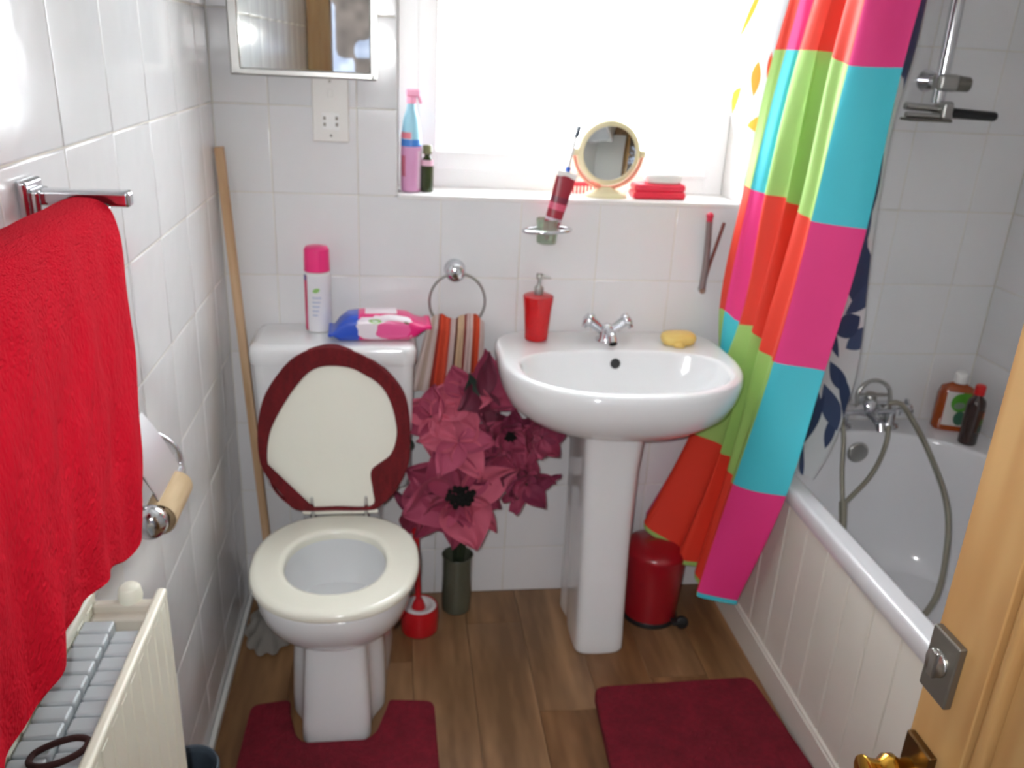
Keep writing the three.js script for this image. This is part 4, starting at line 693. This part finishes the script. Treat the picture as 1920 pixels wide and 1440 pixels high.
{
  const b = thing('toilet_brush', 'red toilet brush in a red pot beside the toilet', 'toilet brush', [0.477, 0, 0.165]);
  part('pot', lathe([[0, 0.001], [0.046, 0.001], [0.05, 0.006], [0.052, 0.05], [0.049, 0.078], [0.046, 0.08], [0.045, 0.074]], 40), M.redPlastic, b);
  part('insert', lathe([[0.046, 0.076], [0.04, 0.08], [0.03, 0.081], [0.028, 0.074], [0.016, 0.072], [0, 0.072]], 36), M.bristle, b, 'white top of the brush');
  part('handle', [rod([-0.003, 0.07, 0], [-0.012, 0.31, 0.006], 0.0075, 14, 0.009), ball(0.011, -0.012, 0.312, 0.006), lathe([[0.02, 0.072], [0.014, 0.09], [0.009, 0.1]], 24).translate(-0.003, 0, 0)], M.redPlastic, b);
  const n = thing('pedal_bin', 'dark red pedal bin behind the basin pedestal', 'bin', [1.135, 0, 0.13]);
  part('body', lathe([[0, 0.004], [0.07, 0.004], [0.076, 0.012], [0.084, 0.18], [0.085, 0.205], [0.082, 0.208]], 48), M.redBin, n);
  part('lid', lathe([[0.087, 0.205], [0.088, 0.216], [0.08, 0.23], [0.05, 0.241], [0, 0.245]], 48), M.redBin, n);
  part('base_ring', lathe([[0.079, 0], [0.08, 0.008], [0.075, 0.016]], 48), M.black, n, 'black base ring');
  part('pedal', [box(0.034, 0.01, 0.03, 0.004, 3).translate(0.06, 0.022, 0.075), tf(lathe([[0, 0], [0.015, 0], [0.018, 0.004], [0.018, 0.014], [0.014, 0.018], [0, 0.018]], 24), 0.072, 0.018, 0.07, 1.2)], M.black, n, 'black pedal');
}
{ // crumpled floor cloth in the corner
  const c = thing('floor_cloth', 'crumpled off-white cloth with a scalloped edge on the floor behind the toilet', 'cloth', [0.08, 0, 0.14]);
  const fn = (u, v) => { const a = u * Math.PI * 2, edge = 1 + 0.06 * Math.sin(a * 11) * v, r = v * edge; const x = Math.cos(a) * 0.066 * r, z = Math.sin(a) * 0.118 * r; const y = 0.004 + (1 - v * v) * (0.045 + 0.014 * Math.sin(x * 130 + 1) * Math.cos(z * 80)) + 0.006 * Math.abs(Math.sin(a * 5.5)) * v; return [x, y, z]; };
  part('cloth', surf(fn, 0, 1, 0.02, 1, 110, 26), M.lace, c);
  const d = thing('waste_bin', 'slim blue-grey plastic bin at the end of the radiator', 'bin', [0.06, 0, 0.925]);
  part('body', lathe([[0, 0.001], [0.038, 0.001], [0.041, 0.005], [0.047, 0.3], [0.044, 0.3], [0.038, 0.01], [0, 0.008]], 40), M.slate, d);
  part('rim', lathe([[0.044, 0.3], [0.0465, 0.31], [0.05, 0.313], [0.0515, 0.308], [0.051, 0.296], [0.0475, 0.294]], 40), M.slate, d);
}
{ // vase of cloth flowers between toilet and basin
  const VX = 0.583, VZ = 0.078;
  const v = thing('floor_vase', 'dark green vase on the floor between toilet and basin', 'vase', [VX, 0, VZ]);
  part('body', lathe([[0, 0.001], [0.036, 0.001], [0.041, 0.006], [0.0425, 0.06], [0.041, 0.12], [0.042, 0.175], [0.044, 0.18], [0.039, 0.18], [0.037, 0.15], [0.037, 0.02], [0, 0.012]], 36), M.vase, v);
  const tones = [0x9e3856, 0x85294a, 0xb04a68, 0x6a2038, 0xc65c74].map((c) => P({ color: c, roughness: 0.75, transmission: 0.12, thickness: 0, side: THREE.DoubleSide, bumpMap: rep(T.weave, 1), bumpScale: 0.0004 }));
  const petal = (l, w, cup, bend) => surf((t, s) => { const q = Math.max(0, Math.min(1, s)), hw = w * Math.sin(Math.PI * q ** 0.72) ** 0.85 * (1 - 0.25 * q); const a = bend * q; return [t * hw, l * (bend ? Math.sin(a) / bend : q) , l * (bend ? (1 - Math.cos(a)) / bend : 0) - cup * hw * (1 - t * t) + 0.006 * Math.sin(t * 5 + q * 7) * q]; }, -1, 1, 0.015, 0.995, 8, 12);
  const variants = [petal(0.105, 0.042, 0.45, -0.7), petal(0.095, 0.044, 0.5, -1.0), petal(0.115, 0.04, 0.4, -0.35), petal(0.092, 0.046, 0.6, -0.2)];
  const small = [petal(0.06, 0.026, 0.5, 0.5), petal(0.056, 0.028, 0.6, 0.2), petal(0.065, 0.024, 0.4, -0.4)];
  function flower(label, at, dir, n, open, kind, size, toneSet, o = {}) {
    const f = thing('cloth_flower', label, 'flower', at, 0, 'cloth flowers in the floor vase');
    const q = new THREE.Quaternion().setFromUnitVectors(new THREE.Vector3(0, 0, 1), vec(dir).normalize());
    for (let k = 0; k < n; k++) {
      const g = (kind === 'small' ? small : variants)[Math.floor(rnd() * (kind === 'small' ? 3 : 4))];
      const m = part('petal', g, tones[toneSet[Math.floor(rnd() * toneSet.length)]], f), layer = kind === 'small' ? (k % 3) * 0.35 : (k % 2) * 0.28;
      const e = new THREE.Euler(open - layer + rr(-0.15, 0.15), 0, 0), spin = new THREE.Quaternion().setFromAxisAngle(new THREE.Vector3(0, 0, 1), (k / n) * Math.PI * 2 * (kind === 'small' ? 2.6 : 1) + rr(-0.15, 0.15) + (o.spin ?? 0));
      m.quaternion.copy(q).multiply(spin).multiply(new THREE.Quaternion().setFromEuler(e)); const s = size * rr(0.9, 1.12); m.scale.set(s * rr(0.9, 1.1), s, s);
    }
    if (o.centre) {   // head of small black stamens
      const seeds = [];
      for (let k = 0; k < 30; k++) { const a = k * 2.4, d = 0.021 * Math.sqrt(k / 30); seeds.push(new THREE.IcosahedronGeometry(rr(0.0038, 0.0056), 1).translate(d * Math.cos(a) * 1.15, d * Math.sin(a) * 0.85, 0.006 + rr(0, 0.012) - d * 0.3)); }
      const c = part('seed_head', seeds, M.seedHead, f, 'black seed head'); c.quaternion.copy(q); c.scale.setScalar(o.centre);
    }
    for (const [x, y, z, rx, ry, rz, sc, tn] of o.extra ?? []) { const l = part('petal', variants[2], tones[tn], f); l.position.set(x, y, z); l.rotation.set(rx, ry, rz); l.scale.set(sc * 0.75, sc, sc); }
    const b = [VX - at[0] + rr(-0.014, 0.014), 0.15 - at[1], VZ - at[2] + rr(-0.014, 0.014)], d = vec(dir).normalize().multiplyScalar(-0.05);
    part('stem', tube([[0, 0, 0], [d.x, d.y, d.z], [b[0] * 0.8 + d.x * 0.4, b[1] * 0.6, b[2] * 0.8], b], 0.0035, 24, 8), M.stem, f);
    for (const [x, y, z, rx, ry, rz, s] of o.leaves ?? []) { const l = part('leaf', variants[2], M.leaf, f); l.position.set(x, y, z); l.rotation.set(rx, ry, rz); l.scale.setScalar(s); }
    return f;
  }
  flower('large dusky red cloth flower with black seed head, lowest in the vase', [0.572, 0.452, 0.235], [0.0, 0.12, 1], 8, 0.1, 'large', 1.5, [0, 2, 4, 0], { centre: 1.5, spin: 0.25, extra: [[0, -0.02, 0.012, 0.1, 0, 3.05, 1.4, 2], [-0.02, -0.016, 0.01, 0.1, 0, 2.5, 1.35, 0], [0.024, -0.016, 0.008, 0.1, 0, -2.55, 1.2, 4]] });
  flower('bright pinkish red cup-shaped cloth flower above the black seed head', [0.566, 0.585, 0.2], [0.02, 0.75, 0.7], 6, 0.5, 'large', 1.02, [4, 4, 2], { spin: 0.5 });
  flower('dusky red cloth flower touching the raised toilet lid cover', [0.5, 0.635, 0.165], [-0.3, 0.5, 1], 6, 0.4, 'large', 0.85, [2, 4, 0], { leaves: [[-0.045, -0.06, 0.01, 0.3, 0.2, 2.2, 0.7]] });
  flower('dusky red cloth flower under the striped hand towel', [0.58, 0.68, 0.15], [-0.1, 0.6, 1], 6, 0.4, 'large', 0.9, [2, 0, 4], { spin: 0.3 });
  flower('dark cloth flower with the tallest upright petal beside the basin', [0.642, 0.69, 0.14], [0.2, 0.6, 0.9], 6, 0.45, 'large', 0.95, [3, 1, 0], { spin: 0.0, leaves: [[-0.035, -0.02, 0.02, 0.1, 0.5, 0.1, 0.7]], extra: [[-0.012, 0.0, 0.03, 0.05, 0.3, -0.16, 1.0, 3]] });
  flower('dark red ruffled cloth flower under the left rim of the basin', [0.7, 0.585, 0.175], [0.2, 0.2, 1], 12, 0.6, 'small', 1.35, [1, 3, 0], { centre: 0.7 });
  flower('ruffled cloth flower nearest to the basin pedestal', [0.778, 0.585, 0.185], [0.3, 0.25, 1], 13, 0.6, 'small', 1.3, [0, 1, 2]);
  flower('dark ruffled cloth flower hanging lowest on the pedestal side', [0.745, 0.46, 0.2], [0.3, -0.15, 1], 13, 0.6, 'small', 1.35, [1, 0, 3]);
  flower('dark red ruffled cloth flower right of the black seed head', [0.668, 0.5, 0.19], [0.15, 0.1, 1], 12, 0.6, 'small', 1.25, [0, 1, 2]);
  flower('drooping dusky red cloth flower over the toilet brush', [0.49, 0.375, 0.19], [-0.35, -0.5, 1], 6, 0.3, 'large', 1.1, [0, 2, 1], { spin: 0.5 });
}

// ------------------------------------------------------------ open door
{
  const d = thing('pine_door', 'pine panel door standing open at the right edge', 'door', [0.88, 0.008, 1.556]);
  const W = 0.765, H = 1.98, Tk = 0.04;   // local: x thickness, z from the lock edge to the hinges
  part('stile', boxAt(0, Tk, 0, H, 0, 0.066, 0.002), M.pine, d);
  part('stile', boxAt(0, Tk, 0, H, W - 0.1, W, 0.002), M.pine, d);
  for (const [y0, y1] of [[0, 0.2], [0.78, 0.9], [H - 0.11, H]]) part('rail', boxAt(0.0005, Tk - 0.0005, y0, y1, 0.066, W - 0.1, 0.001), M.pine, d);
  part('muntin', boxAt(0.0005, Tk - 0.0005, 0.2, H - 0.11, 0.33, 0.41, 0.001), M.pine, d);
  for (const [z0, z1] of [[0.066, 0.33], [0.41, W - 0.1]]) for (const [y0, y1] of [[0.2, 0.78], [0.9, H - 0.11]]) {
    const p = part('panel', boxAt(0.014, Tk - 0.014, y0, y1, z0, z1, 0), M.pine, d);
    part('moulding', [boxAt(0.004, 0.018, y0, y1, z0, z0 + 0.014, 0.006, 3), boxAt(0.004, 0.018, y0, y1, z1 - 0.014, z1, 0.006, 3), boxAt(0.004, 0.018, y0, y0 + 0.014, z0, z1, 0.006, 3), boxAt(0.004, 0.018, y1 - 0.014, y1, z0, z1, 0.006, 3)], M.pine, p);
  }
  // thumb turn plate and knob plate on the face
  const py = 0.985, pl = part('turn_plate', boxAt(-0.008, 0, py, py + 0.062, 0.004, 0.04, 0.002), M.darkMetal, d, 'square metal plate of the thumb turn');
  part('thumb_turn', [tf(lathe([[0.012, 0], [0.012, 0.004], [0, 0.005]], 24), -0.008, py + 0.034, 0.021, 0, 0, Math.PI / 2), tf(box(0.005, 0.026, 0.009, 0.002, 3), -0.0125, py + 0.034, 0.021)], M.chromeDull, pl);
  const ky = 0.872, kp = part('knob_plate', boxAt(-0.008, 0, ky, ky + 0.062, 0.006, 0.042, 0.002), P({ color: 0x6a5030, metalness: 0.9, roughness: 0.3 }), d, 'square metal plate of the knob');
  part('knob', [tf(lathe([[0.011, 0], [0.011, 0.01], [0.0155, 0.015], [0.0155, 0.022], [0.011, 0.028], [0.0125, 0.036], [0.0155, 0.041], [0.015, 0.044], [0, 0.045]], 32), -0.008, ky + 0.03, 0.022, 0, 0, Math.PI / 2)], M.brass, kp, 'round brass knob');
  part('hinge', [boxAt(-0.006, 0.0, 0.25, 0.35, W - 0.02, W, 0.002), boxAt(-0.006, 0.0, 1.6, 1.7, W - 0.02, W, 0.002)], M.brass, d);
}
renderer.render(scene, camera);
